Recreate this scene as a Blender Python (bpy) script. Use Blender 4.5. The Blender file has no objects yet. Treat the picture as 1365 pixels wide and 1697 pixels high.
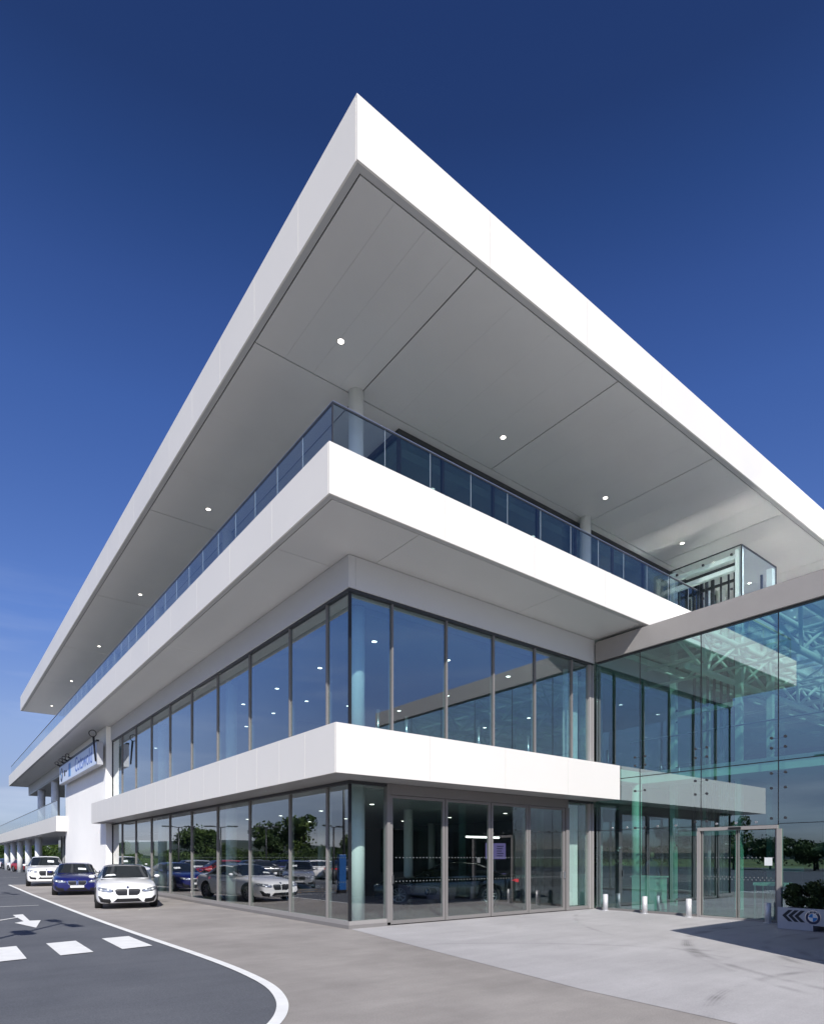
import bpy, bmesh, math, random
from math import radians, sin, cos, pi, tan
from mathutils import Vector, Matrix
from mathutils.bvhtree import BVHTree
random.seed(7)
S = bpy.context.scene
COL = S.collection

# ------------------------------------------------------------------ camera, sky, sun, exposure
cd = bpy.data.cameras.new('camera'); cam = bpy.data.objects.new('camera', cd); COL.objects.link(cam)
CAM = Vector((-7.508, -11.988, 1.63))
cam.location = CAM; cam.rotation_euler = (radians(90), 0, radians(-37.782))
cd.sensor_fit = 'HORIZONTAL'; cd.sensor_width = 36; cd.lens = 36 * 1027.5 / 1365
cd.shift_y = 572.5 / 1365; cd.clip_start = 0.1; cd.clip_end = 4000
S.camera = cam
SUN_AZ, SUN_EL = 31.0, 41.0
W = bpy.data.worlds.new('World'); S.world = W; W.use_nodes = True
wt = W.node_tree; wn = wt.nodes; wn.clear()
sky = wn.new('ShaderNodeTexSky'); sky.sky_type = 'NISHITA'; sky.sun_disc = False
sky.sun_elevation = radians(SUN_EL); sky.sun_rotation = radians(180 + SUN_AZ)
sky.air_density = 0.85; sky.dust_density = 0.6; sky.ozone_density = 3.0; sky.altitude = 50
bg = wn.new('ShaderNodeBackground'); bg.inputs['Strength'].default_value = 0.113
hs = wn.new('ShaderNodeHueSaturation'); hs.inputs['Saturation'].default_value = 1.0
hs.inputs['Value'].default_value = 1.0
wo = wn.new('ShaderNodeOutputWorld')
tc = wn.new('ShaderNodeTexCoord'); mp = wn.new('ShaderNodeMapping'); mp.inputs['Scale'].default_value = (1.3, 1.3, 9)
cn = wn.new('ShaderNodeTexNoise'); cn.inputs['Scale'].default_value = 2.1; cn.inputs['Detail'].default_value = 7
cr = wn.new('ShaderNodeValToRGB'); cr.color_ramp.elements[0].position = .46; cr.color_ramp.elements[1].position = .8
sepw = wn.new('ShaderNodeSeparateXYZ')
mr = wn.new('ShaderNodeMapRange'); mr.inputs[1].default_value = 0.42; mr.inputs[2].default_value = 0.02
mr.inputs[3].default_value = 0.0; mr.inputs[4].default_value = .55; mr.clamp = True
mul = wn.new('ShaderNodeMath'); mul.operation = 'MULTIPLY'
mixc = wn.new('ShaderNodeMixRGB'); mixc.inputs[2].default_value = (7.2, 7.8, 8.8, 1)
wt.links.new(tc.outputs['Generated'], mp.inputs[0]); wt.links.new(mp.outputs[0], cn.inputs[0])
wt.links.new(cn.outputs['Fac'], cr.inputs[0]); wt.links.new(tc.outputs['Generated'], sepw.inputs[0])
wt.links.new(sepw.outputs[2], mr.inputs[0]); wt.links.new(cr.outputs[0], mul.inputs[0]); wt.links.new(mr.outputs[0], mul.inputs[1])
wt.links.new(sky.outputs[0], hs.inputs['Color']); 
zr = wn.new('ShaderNodeValToRGB'); el = zr.color_ramp.elements
el[0].position = .0; el[0].color = (0.377, 0.363, 0.454, 1); el[1].position = .80; el[1].color = (.150, .222, .400, 1)
for p_, c_ in ((0.05, (0.377, 0.363, 0.454)), (0.09, (0.435, 0.377, 0.432)), (0.178, (0.573, 0.502, 0.55)), (0.326, (0.447, 0.504, 0.706)), (0.56, (0.328, 0.438, 0.715)), (0.643, (0.268, 0.367, 0.628)), (0.709, (0.190, 0.288, 0.505)), (0.76, (0.155, 0.228, 0.405))):
    e_ = el.new(p_); e_.color = (*c_, 1)
zx2 = wn.new('ShaderNodeVectorMath'); zx2.operation = 'SCALE'; zx2.inputs['Scale'].default_value = 1.62
zm = wn.new('ShaderNodeVectorMath'); zm.operation = 'MULTIPLY'
wt.links.new(sepw.outputs[2], zr.inputs[0]); wt.links.new(zr.outputs[0], zx2.inputs[0])
wt.links.new(hs.outputs[0], zm.inputs[0]); wt.links.new(zx2.outputs[0], zm.inputs[1]); wt.links.new(zm.outputs[0], mixc.inputs[1])
wt.links.new(mul.outputs[0], mixc.inputs[0]); wt.links.new(mixc.outputs[0], bg.inputs[0]); wt.links.new(bg.outputs[0], wo.inputs[0])
ld = bpy.data.lights.new('sun', 'SUN'); ld.energy = 5.0; ld.angle = radians(0.53); ld.color = (1, 0.965, 0.91)
sun = bpy.data.objects.new('sun', ld); COL.objects.link(sun)
sd = Vector((sin(radians(SUN_AZ)) * cos(radians(SUN_EL)), cos(radians(SUN_AZ)) * cos(radians(SUN_EL)), -sin(radians(SUN_EL))))
sun.rotation_euler = sd.to_track_quat('-Z', 'Y').to_euler(); sun.location = (-30, -50, 50)
vs = S.view_settings; vs.view_transform = 'Standard'; vs.look = 'None'; vs.exposure = 0.16; vs.gamma = 1; vs.use_curve_mapping = False
cy = S.cycles
cy.max_bounces = 10; cy.diffuse_bounces = 4; cy.glossy_bounces = 5; cy.transmission_bounces = 4; cy.transparent_max_bounces = 24
cy.caustics_reflective = True; cy.caustics_refractive = False; cy.sample_clamp_indirect = 400; cy.blur_glossy = 0.0
cy.use_denoising = True

# ------------------------------------------------------------------ projection helpers (photo pixel -> place)
_a = math.atan2(1325.5, 1027.5)
_R = (sin(_a), -cos(_a)); _F = (cos(_a), sin(_a))
def ray(px, py):
    l = (px - 682.5) / 1027.5
    return Vector((_F[0] + _R[0] * l, _F[1] + _R[1] * l, -(py - 1421) / 1027.5))
def gz(px, py, z=0.0):
    r = ray(px, py); return CAM + r * ((z - CAM.z) / r.z)
def ax(px, py, x):
    r = ray(px, py); return CAM + r * ((x - CAM.x) / r.x)
def ay(px, py, y):
    r = ray(px, py); return CAM + r * ((y - CAM.y) / r.y)

# ------------------------------------------------------------------ materials
def mat(name, col, rough=0.6, metal=0.0, var=0.0, vscale=3.0, bump=0.0, bscale=60, spec=0.5, coat=0.0, emit=None, estr=0, stretch=None, stripe=None):
    m = bpy.data.materials.new(name); m.use_nodes = True
    nt = m.node_tree; n = nt.nodes; b = n['Principled BSDF']
    b.inputs['Base Color'].default_value = (*col, 1); b.inputs['Roughness'].default_value = rough
    b.inputs['Metallic'].default_value = metal; b.inputs['Specular IOR Level'].default_value = spec
    b.inputs['Coat Weight'].default_value = coat; b.inputs['Coat Roughness'].default_value = 0.03
    if emit:
        b.inputs['Emission Color'].default_value = (*emit, 1); b.inputs['Emission Strength'].default_value = estr
    g = n.new('ShaderNodeNewGeometry')
    src = g.outputs['Position']
    if stretch:
        mpn = n.new('ShaderNodeMapping'); mpn.inputs['Scale'].default_value = stretch
        nt.links.new(src, mpn.inputs[0]); src = mpn.outputs[0]
    if var > 0:
        t = n.new('ShaderNodeTexNoise'); t.inputs['Scale'].default_value = vscale; t.inputs['Detail'].default_value = 6
        t.inputs['Roughness'].default_value = 0.62
        nt.links.new(src, t.inputs['Vector'])
        r = n.new('ShaderNodeMapRange'); r.inputs[1].default_value = .3; r.inputs[2].default_value = .7
        r.inputs[3].default_value = 1 - var; r.inputs[4].default_value = 1 + var
        nt.links.new(t.outputs['Fac'], r.inputs[0])
        mx = n.new('ShaderNodeVectorMath'); mx.operation = 'SCALE'; mx.inputs[0].default_value = col
        nt.links.new(r.outputs[0], mx.inputs['Scale']); nt.links.new(mx.outputs[0], b.inputs['Base Color'])
        r2 = n.new('ShaderNodeMapRange'); r2.inputs[3].default_value = max(0.03, rough - .08); r2.inputs[4].default_value = min(1, rough + .1)
        nt.links.new(t.outputs['Fac'], r2.inputs[0]); nt.links.new(r2.outputs[0], b.inputs['Roughness'])
    if bump > 0:
        t2 = n.new('ShaderNodeTexNoise'); t2.inputs['Scale'].default_value = bscale; t2.inputs['Detail'].default_value = 4
        nt.links.new(src, t2.inputs['Vector'])
        bp = n.new('ShaderNodeBump'); bp.inputs['Strength'].default_value = bump; bp.inputs['Distance'].default_value = .01
        nt.links.new(t2.outputs['Fac'], bp.inputs['Height']); nt.links.new(bp.outputs[0], b.inputs['Normal'])
    return m

def glass(name, tint, r0=0.12, expo=3.3, rough=0.0, gcol=(1, 1, 1), haze=0.0, wob=0.0):
    m = bpy.data.materials.new(name); m.use_nodes = True
    nt = m.node_tree; n = nt.nodes; n.clear(); L = nt.links
    o = n.new('ShaderNodeOutputMaterial'); g = n.new('ShaderNodeNewGeometry')
    lw = n.new('ShaderNodeLayerWeight'); lw.inputs['Blend'].default_value = 0.5
    pw = n.new('ShaderNodeMath'); pw.operation = 'POWER'; pw.inputs[1].default_value = expo
    ml = n.new('ShaderNodeMath'); ml.operation = 'MULTIPLY_ADD'; ml.inputs[1].default_value = 1 - r0; ml.inputs[2].default_value = r0
    inv = n.new('ShaderNodeMath'); inv.operation = 'SUBTRACT'; inv.inputs[0].default_value = 1
    fm = n.new('ShaderNodeMath'); fm.operation = 'MULTIPLY'; fm.use_clamp = True
    L.new(lw.outputs['Facing'], pw.inputs[0]); L.new(pw.outputs[0], ml.inputs[0])
    L.new(g.outputs['Backfacing'], inv.inputs[1]); L.new(inv.outputs[0], fm.inputs[0]); L.new(ml.outputs[0], fm.inputs[1])
    tr = n.new('ShaderNodeBsdfTransparent'); tr.inputs[0].default_value = (*[math.sqrt(c) for c in tint], 1)
    gl = n.new('ShaderNodeBsdfGlossy'); gl.inputs['Roughness'].default_value = rough; gl.inputs[0].default_value = (*gcol, 1)
    if wob > 0:
        t2 = n.new('ShaderNodeTexNoise'); t2.inputs['Scale'].default_value = .9; t2.inputs['Detail'].default_value = 1
        L.new(g.outputs['Position'], t2.inputs['Vector'])
        bp = n.new('ShaderNodeBump'); bp.inputs['Strength'].default_value = wob; bp.inputs['Distance'].default_value = .02
        L.new(t2.outputs['Fac'], bp.inputs['Height']); L.new(bp.outputs[0], gl.inputs['Normal'])
    mx = n.new('ShaderNodeMixShader'); L.new(fm.outputs[0], mx.inputs[0]); L.new(tr.outputs[0], mx.inputs[1]); L.new(gl.outputs[0], mx.inputs[2])
    L.new(mx.outputs[0], o.inputs[0])
    return m

M = {}
M['fascia'] = mat('white_coated_panel', (.75, .72, .668), .38, var=.018, vscale=.35, spec=.4)
M['render'] = mat('white_render', (.96, .94, .89), .8, var=.02, vscale=.6)
M['soffit'] = mat('pale_grey_soffit_panel', (.60, .595, .585), .38, var=.03, vscale=.5, spec=.5)
M['soffit_edge'] = mat('soffit_edge_trim', (.44, .44, .44), .45)
M['gap'] = mat('dark_joint', (.06, .06, .06), .8)
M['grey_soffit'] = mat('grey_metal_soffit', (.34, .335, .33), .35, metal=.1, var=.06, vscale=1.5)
M['upstand'] = mat('cream_bulkhead', (.62, .62, .63), .6, var=.02, vscale=.5)
M['alu'] = mat('bronze_grey_aluminium', (.20, .19, .185), .6, metal=0, spec=.15, var=.03)
M['alu_light'] = mat('pale_aluminium', (.30, .285, .275), .5, metal=0, spec=.3, var=.03)
M['frame_dark'] = mat('dark_frame', (.035, .037, .042), .4)
M['silicone'] = mat('black_joint_seal', (.01, .011, .013), .5)
M['column'] = mat('pale_painted_column', (.80, .82, .82), .4, var=.015)
M['glass_left'] = glass('showroom_glass', (.78, .91, .87), r0=.20, expo=2.6, wob=.012)
M['glass_up'] = glass('upper_showroom_glass', (.54, .74, .74), r0=.28, expo=2.4, gcol=(.92, .97, 1), wob=.012)
M['glass_atr'] = glass('atrium_glass', (.42, .78, .66), r0=.36, expo=2.8, gcol=(.76, .92, .98), wob=.012)
M['glass_bal'] = glass('balustrade_glass', (.62, .72, .78), r0=.05, expo=3.2)
M['glass_clear'] = glass('clear_glass', (.84, .93, .91), r0=.05, expo=5.0)
M['glass_roof'] = glass('roof_glazing', (.70, .82, .80), r0=.44, expo=2.6, rough=.16)
M['glass_third'] = glass('terrace_glass', (.42, .58, .58), r0=.15, expo=3.2, gcol=(.75, .95, .95))
M['floor_in'] = mat('grey_showroom_tile', (.11, .11, .11), .2, var=.05)
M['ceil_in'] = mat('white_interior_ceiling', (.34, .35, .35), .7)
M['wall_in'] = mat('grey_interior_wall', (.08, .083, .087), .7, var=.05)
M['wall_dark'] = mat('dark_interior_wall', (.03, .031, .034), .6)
M['white_in'] = mat('white_interior_paint', (.72, .75, .74), .5)
M['steel'] = mat('brushed_steel', (.55, .55, .56), .28, metal=.9)
M['stainless'] = mat('stainless_bollard', (.66, .66, .67), .5, metal=.35, var=.05, vscale=20)
M['steel_line'] = mat('polished_glass_edge', (.36, .40, .43), .4)
M['black'] = mat('black_plastic', (.012, .012, .014), .35)
M['rubber'] = mat('tyre_rubber', (.014, .014, .015), .75)
M['rim'] = mat('wheel_alloy', (.28, .28, .30), .3, metal=.8)
M['paint_white'] = mat('white_car_paint', (.90, .90, .90), .3, coat=1.0, spec=.5)
M['paint_blue'] = mat('deep_blue_car_paint', (.008, .012, .125), .3, metal=.2, coat=1.0)
M['paint_black'] = mat('black_car_paint', (.008, .008, .010), .2, coat=1.0)
M['paint_silver'] = mat('silver_car_paint', (.50, .52, .55), .3, metal=.5, coat=1.0)
M['paint_red'] = mat('red_car_paint', (.30, .012, .016), .3, coat=1.0)
M['paint_grey'] = mat('grey_car_paint', (.09, .095, .10), .3, metal=.4, coat=1.0)
M['car_glass'] = mat('car_window_glass', (.012, .016, .02), .04, spec=.9)
M['carbon'] = mat('carbon_roof', (.02, .02, .022), .15, coat=.8)
M['lamp_glass'] = mat('headlight_lens', (.40, .43, .47), .08, metal=.6)
M['tail'] = mat('tail_light_lens', (.35, .006, .01), .15, emit=(.8, .02, .03), estr=.6)
M['chrome'] = mat('chrome', (.7, .7, .72), .12, metal=1)
M['paper'] = mat('white_card', (.75, .78, .78), .6)
M['plate'] = mat('number_plate', (.78, .78, .76), .5)
M['ink'] = mat('dark_print', (.02, .022, .03), .5)
M['mark'] = mat('white_road_paint', (.74, .74, .72), .7, var=.07, vscale=4, bump=.2, bscale=150)
M['yellow'] = mat('yellow_road_paint', (.75, .42, .05), .7)
M['bulb'] = mat('lit_downlight', (.9, .9, .85), .5, emit=(1, .93, .82), estr=5.0)
M['bulb_in'] = mat('lit_interior_downlight', (.9, .9, .85), .5, emit=(1, .95, .88), estr=6)
M['trim'] = mat('downlight_trim', (.5, .5, .5), .4)
M['tube'] = mat('lit_strip_light', (.9, .9, .9), .5, emit=(1, .98, .95), estr=3)
M['screen'] = mat('lit_screen', (.05, .04, .10), .3, emit=(.28, .22, .55), estr=.45)
M['sign_face'] = mat('pale_sign_face', (.62, .70, .84), .35)
M['sign_blue'] = mat('sign_blue_letters', (.07, .15, .46), .4)
M['sign_navy'] = mat('sign_navy', (.015, .025, .08), .4)
M['logo_blue'] = mat('logo_blue', (.02, .22, .55), .35)
M['logo_white'] = mat('logo_white', (.75, .77, .78), .4)
M['planter'] = mat('grey_planter_panel', (.46, .47, .50), .5, var=.03)
M['soil'] = mat('planter_soil', (.03, .022, .015), .9)
M['concrete'] = mat('shadow_caster_cladding', (.14, .145, .15), .8, var=.04)
M['skin'] = mat('skin', (.42, .24, .17), .6)
M['navy_cloth'] = mat('navy_cloth', (.012, .02, .07), .8)
M['totem_blue'] = mat('blue_totem_panel', (.008, .09, .30), .4)
M['bark'] = mat('bark', (.05, .035, .022), .9)

def leafmat(name, c1, c2, scale=.5):
    m = bpy.data.materials.new(name); m.use_nodes = True
    nt = m.node_tree; n = nt.nodes; b = n['Principled BSDF']; b.inputs['Roughness'].default_value = .65
    b.inputs['Specular IOR Level'].default_value = .25
    g = n.new('ShaderNodeNewGeometry'); t = n.new('ShaderNodeTexNoise'); t.inputs['Scale'].default_value = scale
    r = n.new('ShaderNodeValToRGB'); r.color_ramp.elements[0].position = .38; r.color_ramp.elements[1].position = .62
    r.color_ramp.elements[0].color = (*c1, 1); r.color_ramp.elements[1].color = (*c2, 1)
    nt.links.new(g.outputs['Position'], t.inputs[0]); nt.links.new(t.outputs['Fac'], r.inputs[0]); nt.links.new(r.outputs[0], b.inputs['Base Color'])
    return m
M['leaf'] = leafmat('tree_leaf', (.045, .085, .018), (.10, .15, .03))
M['leaf2'] = leafmat('dark_tree_leaf', (.028, .055, .016), (.06, .10, .025))
M['shrub'] = leafmat('shrub_leaf', (.018, .035, .012), (.045, .07, .02), 4)
M['grass'] = leafmat('grass_field', (.10, .14, .04), (.16, .20, .06), .02)
M['hill'] = leafmat('hill_field', (.035, .05, .045), (.065, .08, .06), .012)

def ground_mat(name, base, stain, rough, fine=.10, marks=False, streak=None):
    """asphalt / paving with big blotches, fine aggregate, and optional tyre scuffs"""
    m = bpy.data.materials.new(name); m.use_nodes = True
    nt = m.node_tree; n = nt.nodes; L = nt.links; b = n['Principled BSDF']
    b.inputs['Specular IOR Level'].default_value = .3
    g = n.new('ShaderNodeNewGeometry'); P = g.outputs['Position']
    big = n.new('ShaderNodeTexNoise'); big.inputs['Scale'].default_value = .45; big.inputs['Detail'].default_value = 8; big.inputs['Roughness'].default_value = .65
    L.new(P, big.inputs[0])
    r = n.new('ShaderNodeValToRGB'); r.color_ramp.elements[0].position = .36; r.color_ramp.elements[1].position = .66
    r.color_ramp.elements[0].color = (*stain, 1); r.color_ramp.elements[1].color = (*base, 1); L.new(big.outputs['Fac'], r.inputs[0])
    fn = n.new('ShaderNodeTexNoise'); fn.inputs['Scale'].default_value = 55; fn.inputs['Detail'].default_value = 5; fn.inputs['Roughness'].default_value = .75
    L.new(P, fn.inputs[0])
    mr_ = n.new('ShaderNodeMapRange'); mr_.inputs[1].default_value = .32; mr_.inputs[2].default_value = .68; mr_.inputs[3].default_value = 1 - fine; mr_.inputs[4].default_value = 1 + fine
    L.new(fn.outputs['Fac'], mr_.inputs[0])
    sc = n.new('ShaderNodeVectorMath'); sc.operation = 'SCALE'; L.new(r.outputs[0], sc.inputs[0]); L.new(mr_.outputs[0], sc.inputs['Scale'])
    out = sc.outputs[0]
    mpx = n.new('ShaderNodeMapping'); mpx.inputs['Rotation'].default_value = (0, 0, radians(-38)); mpx.inputs['Scale'].default_value = (.35, 2.6, 1)
    sn = n.new('ShaderNodeTexNoise'); sn.inputs['Scale'].default_value = 1.1; sn.inputs['Detail'].default_value = 7; sn.inputs['Roughness'].default_value = .7
    L.new(P, mpx.inputs[0]); L.new(mpx.outputs[0], sn.inputs[0])
    mr2 = n.new('ShaderNodeMapRange'); mr2.inputs[1].default_value = .35; mr2.inputs[2].default_value = .65
    mr2.inputs[3].default_value = .93 if streak is None else streak; mr2.inputs[4].default_value = 1.04
    L.new(sn.outputs['Fac'], mr2.inputs[0])
    sc2 = n.new('ShaderNodeVectorMath'); sc2.operation = 'SCALE'; L.new(out, sc2.inputs[0]); L.new(mr2.outputs[0], sc2.inputs['Scale']); out = sc2.outputs[0]
    if marks:
        # arcs of tyre rubber: thin rings round a few turning centres, broken up by noise
        for (cx, cy_, rad, wd, amt) in ((6.4, -11.2, 4.1, .13, .55), (6.4, -11.2, 4.6, .12, .42), (6.6, -10.9, 5.7, .13, .5), (7.2, -12.2, 7.2, .12, .40), (-3.0, -9.0, 6.6, .11, .30), (1.0, -13.5, 5.2, .12, .5), (12, -9, 9.5, .10, .3)):
            d = n.new('ShaderNodeVectorMath'); d.operation = 'DISTANCE'; d.inputs[1].default_value = (cx, cy_, 0); L.new(P, d.inputs[0])
            s = n.new('ShaderNodeMath'); s.operation = 'SUBTRACT'; s.inputs[1].default_value = rad; L.new(d.outputs['Value'], s.inputs[0])
            ab = n.new('ShaderNodeMath'); ab.operation = 'ABSOLUTE'; L.new(s.outputs[0], ab.inputs[0])
            q = n.new('ShaderNodeMapRange'); q.inputs[1].default_value = 0; q.inputs[2].default_value = wd; q.inputs[3].default_value = 1; q.inputs[4].default_value = 0; q.interpolation_type = 'SMOOTHSTEP'
            L.new(ab.outputs[0], q.inputs[0])
            br = n.new('ShaderNodeTexNoise'); br.inputs['Scale'].default_value = 1.3; br.inputs['Detail'].default_value = 4; L.new(P, br.inputs[0])
            q2 = n.new('ShaderNodeMapRange'); q2.inputs[1].default_value = .42; q2.inputs[2].default_value = .66; q2.inputs[4].default_value = amt; L.new(br.outputs['Fac'], q2.inputs[0])
            rr = n.new('ShaderNodeMath'); rr.operation = 'MULTIPLY'; rr.inputs[1].default_value = 150; L.new(s.outputs[0], rr.inputs[0])
            sn_ = n.new('ShaderNodeMath'); sn_.operation = 'SINE'; L.new(rr.outputs[0], sn_.inputs[0])
            sm = n.new('ShaderNodeMapRange'); sm.inputs[1].default_value = -1; sm.inputs[2].default_value = .6; sm.inputs[3].default_value = .35; sm.inputs[4].default_value = 1; L.new(sn_.outputs[0], sm.inputs[0])
            t0 = n.new('ShaderNodeMath'); t0.operation = 'MULTIPLY'; L.new(q.outputs[0], t0.inputs[0]); L.new(sm.outputs[0], t0.inputs[1])
            tw = n.new('ShaderNodeMath'); tw.operation = 'MULTIPLY'; L.new(t0.outputs[0], tw.inputs[0]); L.new(q2.outputs[0], tw.inputs[1])
            one = n.new('ShaderNodeMath'); one.operation = 'SUBTRACT'; one.inputs[0].default_value = 1; L.new(tw.outputs[0], one.inputs[1])
            s3 = n.new('ShaderNodeVectorMath'); s3.operation = 'SCALE'; L.new(out, s3.inputs[0]); L.new(one.outputs[0], s3.inputs['Scale']); out = s3.outputs[0]
    L.new(out, b.inputs['Base Color']); b.inputs['Roughness'].default_value = rough
    bp = n.new('ShaderNodeBump'); bp.inputs['Strength'].default_value = .35; bp.inputs['Distance'].default_value = .006
    L.new(fn.outputs['Fac'], bp.inputs['Height']); L.new(bp.outputs[0], b.inputs['Normal'])
    return m
M['asphalt'] = ground_mat('dark_asphalt', (.118, .124, .138), (.092, .098, .112), .85, .28)
M['apron'] = ground_mat('brown_grey_asphalt', (.335, .31, .288), (.245, .226, .21), .85, .17)
M['paving'] = ground_mat('pale_resin_paving', (.425, .412, .412), (.352, .34, .34), .8, .13, marks=True, streak=.94)

# ------------------------------------------------------------------ object helpers
def wloc(o):
    v = Vector((0, 0, 0))
    while o is not None:
        v += o.location; o = o.parent
    return v
def link(name, mesh, parent=None, loc=(0, 0, 0), world=True, rot=None):
    o = bpy.data.objects.new(name, mesh); COL.objects.link(o)
    loc = Vector(loc)
    if parent is not None:
        o.parent = parent
        if world: loc = loc - wloc(parent)
    o.location = loc
    if rot: o.rotation_euler = rot
    return o
def tag(o, label=None, cat=None, group=None, kind=None):
    if label: o['label'] = label
    if cat: o['category'] = cat
    if group: o['group'] = group
    if kind: o['kind'] = kind
    return o
def thing(name, label, cat, loc=(0, 0, 0), group=None, rz=0):
    o = bpy.data.objects.new(name, None); COL.objects.link(o); o.location = loc; o.rotation_euler = (0, 0, rz)
    o.empty_display_size = .3
    return tag(o, label, cat, group)
_cache = {}
def boxmesh(sx, sy, sz, m, bev=0):
    k = (round(sx, 4), round(sy, 4), round(sz, 4), m.name, bev)
    if k in _cache: return _cache[k]
    bm = bmesh.new(); bmesh.ops.create_cube(bm, size=1)
    bmesh.ops.scale(bm, vec=(sx, sy, sz), verts=bm.verts)
    if bev: bmesh.ops.bevel(bm, geom=bm.edges[:], offset=bev, segments=2, affect='EDGES', profile=.5)
    me = bpy.data.meshes.new(m.name + '_piece'); bm.to_mesh(me); bm.free(); me.materials.append(m)
    _cache[k] = me; return me
def box(name, x0, x1, y0, y1, z0, z1, m, parent=None, bev=0):
    return link(name, boxmesh(x1 - x0, y1 - y0, z1 - z0, m, bev), parent, ((x0 + x1) / 2, (y0 + y1) / 2, (z0 + z1) / 2))
def bmbox(bm, x0, x1, y0, y1, z0, z1, mi=0):
    r = bmesh.ops.create_cube(bm, size=1)
    bmesh.ops.scale(bm, vec=(x1 - x0, y1 - y0, z1 - z0), verts=r['verts'])
    bmesh.ops.translate(bm, vec=((x0 + x1) / 2, (y0 + y1) / 2, (z0 + z1) / 2), verts=r['verts'])
    for v in r['verts']:
        for f in v.link_faces: f.material_index = mi
def bmcyl(bm, p0, p1, r, seg=12, r2=None, mi=0, caps=True):
    p0 = Vector(p0); p1 = Vector(p1); d = p1 - p0
    mtx = Matrix.Translation((p0 + p1) / 2) @ d.to_track_quat('Z', 'Y').to_matrix().to_4x4()
    q = bmesh.ops.create_cone(bm, cap_ends=caps, segments=seg, radius1=r, radius2=r if r2 is None else r2, depth=d.length, matrix=mtx)
    for v in q['verts']:
        for f in v.link_faces: f.smooth = len(f.verts) == 4; f.material_index = mi
def fin(bm, name, mats, parent=None, loc=(0, 0, 0), world=True, rot=None, smooth=False):
    me = bpy.data.meshes.new(name); bm.normal_update()
    if smooth:
        for f in bm.faces: f.smooth = True
    bm.to_mesh(me); bm.free()
    for m in (mats if isinstance(mats, (list, tuple)) else [mats]): me.materials.append(m)
    return link(name, me, parent, loc, world, rot)
def cyl(name, x, y, z0, z1, r, m, parent=None, seg=32):
    k = ('c', round(z1 - z0, 3), r, m.name, seg)
    if k not in _cache:
        bm = bmesh.new(); bmcyl(bm, (0, 0, 0), (0, 0, z1 - z0), r, seg)
        me = bpy.data.meshes.new(m.name + '_cyl'); bm.to_mesh(me); bm.free(); me.materials.append(m); _cache[k] = me
    return link(name, _cache[k], parent, (x, y, z0))
def sheet(name, pts, z, m, kind='structure'):
    bm = bmesh.new(); vs_ = [bm.verts.new((p[0], p[1], z)) for p in pts]; f = bm.faces.new(vs_)
    if f.normal.z < 0 or True:
        bm.normal_update()
        if f.normal.z < 0: f.normal_flip()
    bmesh.ops.triangulate(bm, faces=bm.faces[:])
    o = fin(bm, name, m); return tag(o, kind=kind)
def tag_copy(src, loc, rz, label=None, group=None, swap=None):
    r = src.copy(); COL.objects.link(r); r.location = loc; r.rotation_euler = (0, 0, rz)
    if label: r['label'] = label
    if group: r['group'] = group
    def rec(s, d):
        for ch in s.children:
            c = ch.copy(); COL.objects.link(c); c.parent = d
            if swap and c.type == 'MESH':
                mats_ = [m_ for m_ in c.data.materials]
                for i, m_ in enumerate(mats_):
                    if m_ and m_.name in swap:
                        c.material_slots[i].link = 'OBJECT'; c.material_slots[i].material = swap[m_.name]
            rec(ch, c)
    rec(src, r); return r

# ------------------------------------------------------------------ ground
sheet('ground', [(-900, -900), (900, -900), (900, 1200), (-900, 1200)], -.012, M['grass'])
sheet('car_park', [(-75, -60), (60, -60), (60, 115), (-75, 115)], -.004, M['asphalt'])
# white edge line follows measured points; the apron lies inside it
EL = [(-3.9, 31.2), (-4.05, 19.7), (-4.10, 10.9), (-4.10, 5.3), (-4.06, 2.0), (-4.02, -.14), (-4.0, -1.1), (-3.99, -2.6), (-4.02, -3.6), (-4.10, -4.5), (-4.24, -5.15), (-4.48, -5.78), (-4.84, -6.35), (-5.35, -6.85), (-6.1, -7.35), (-7.2, -7.8), (-9, -8.3), (-14, -9.4), (-30, -12)]
def smooth_line(P, n=6):
    out = []
    for i in range(len(P) - 1):
        p0 = Vector(P[max(i - 1, 0)]); p1 = Vector(P[i]); p2 = Vector(P[i + 1]); p3 = Vector(P[min(i + 2, len(P) - 1)])
        for k in range(n):
            t = k / n
            out.append(.5 * ((2 * p1) + (p2 - p0) * t + (2 * p0 - 5 * p1 + 4 * p2 - p3) * t * t + (3 * p1 - p0 - 3 * p2 + p3) * t ** 3))
    out.append(Vector(P[-1])); return out
EL = [Vector(p) for p in EL[:1]] + smooth_line(EL[1:])
sheet('apron', [tuple(p) for p in EL] + [(-30, -40), (3, -40), (3, -.2), (.3, .3), (.3, 31.2)], .000, M['apron'])
sheet('forecourt_paving', [(-.02, -.1), (-.15, -.9), (-.56, -3.34), (-.92, -5.6), (-1.19, -7.25), (-1.3, -9.15), (-1.5, -12), (-2, -16), (-2, -40), (30, -40), (30, .2), (.3, .2)], .004, M['paving'])
def ribbon(name, P, w, z, m):
    bm = bmesh.new(); L_ = []; R_ = []
    for i, p in enumerate(P):
        d = (P[min(i + 1, len(P) - 1)] - P[max(i - 1, 0)]).normalized(); nn = Vector((-d.y, d.x))
        L_.append(bm.verts.new((*(p + nn * w / 2), z))); R_.append(bm.verts.new((*(p - nn * w / 2), z)))
    for i in range(len(P) - 1):
        f = bm.faces.new((L_[i], L_[i + 1], R_[i + 1], R_[i])); f.normal_update()
        if f.normal.z < 0: f.normal_flip()
    return tag(fin(bm, name, m), kind='structure')
ribbon('road_edge_line', EL, .13, .008, M['mark'])
ribbon('road_end_line', [Vector((-3.9, 31.2)), Vector((-2.4, 31.4)), Vector((-.3, 31.5))], .09, .008, M['mark'])
ribbon('far_lane_line', [Vector((-30, 45)), Vector((-2, 46.5))], .12, .008, M['mark'])
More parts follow.
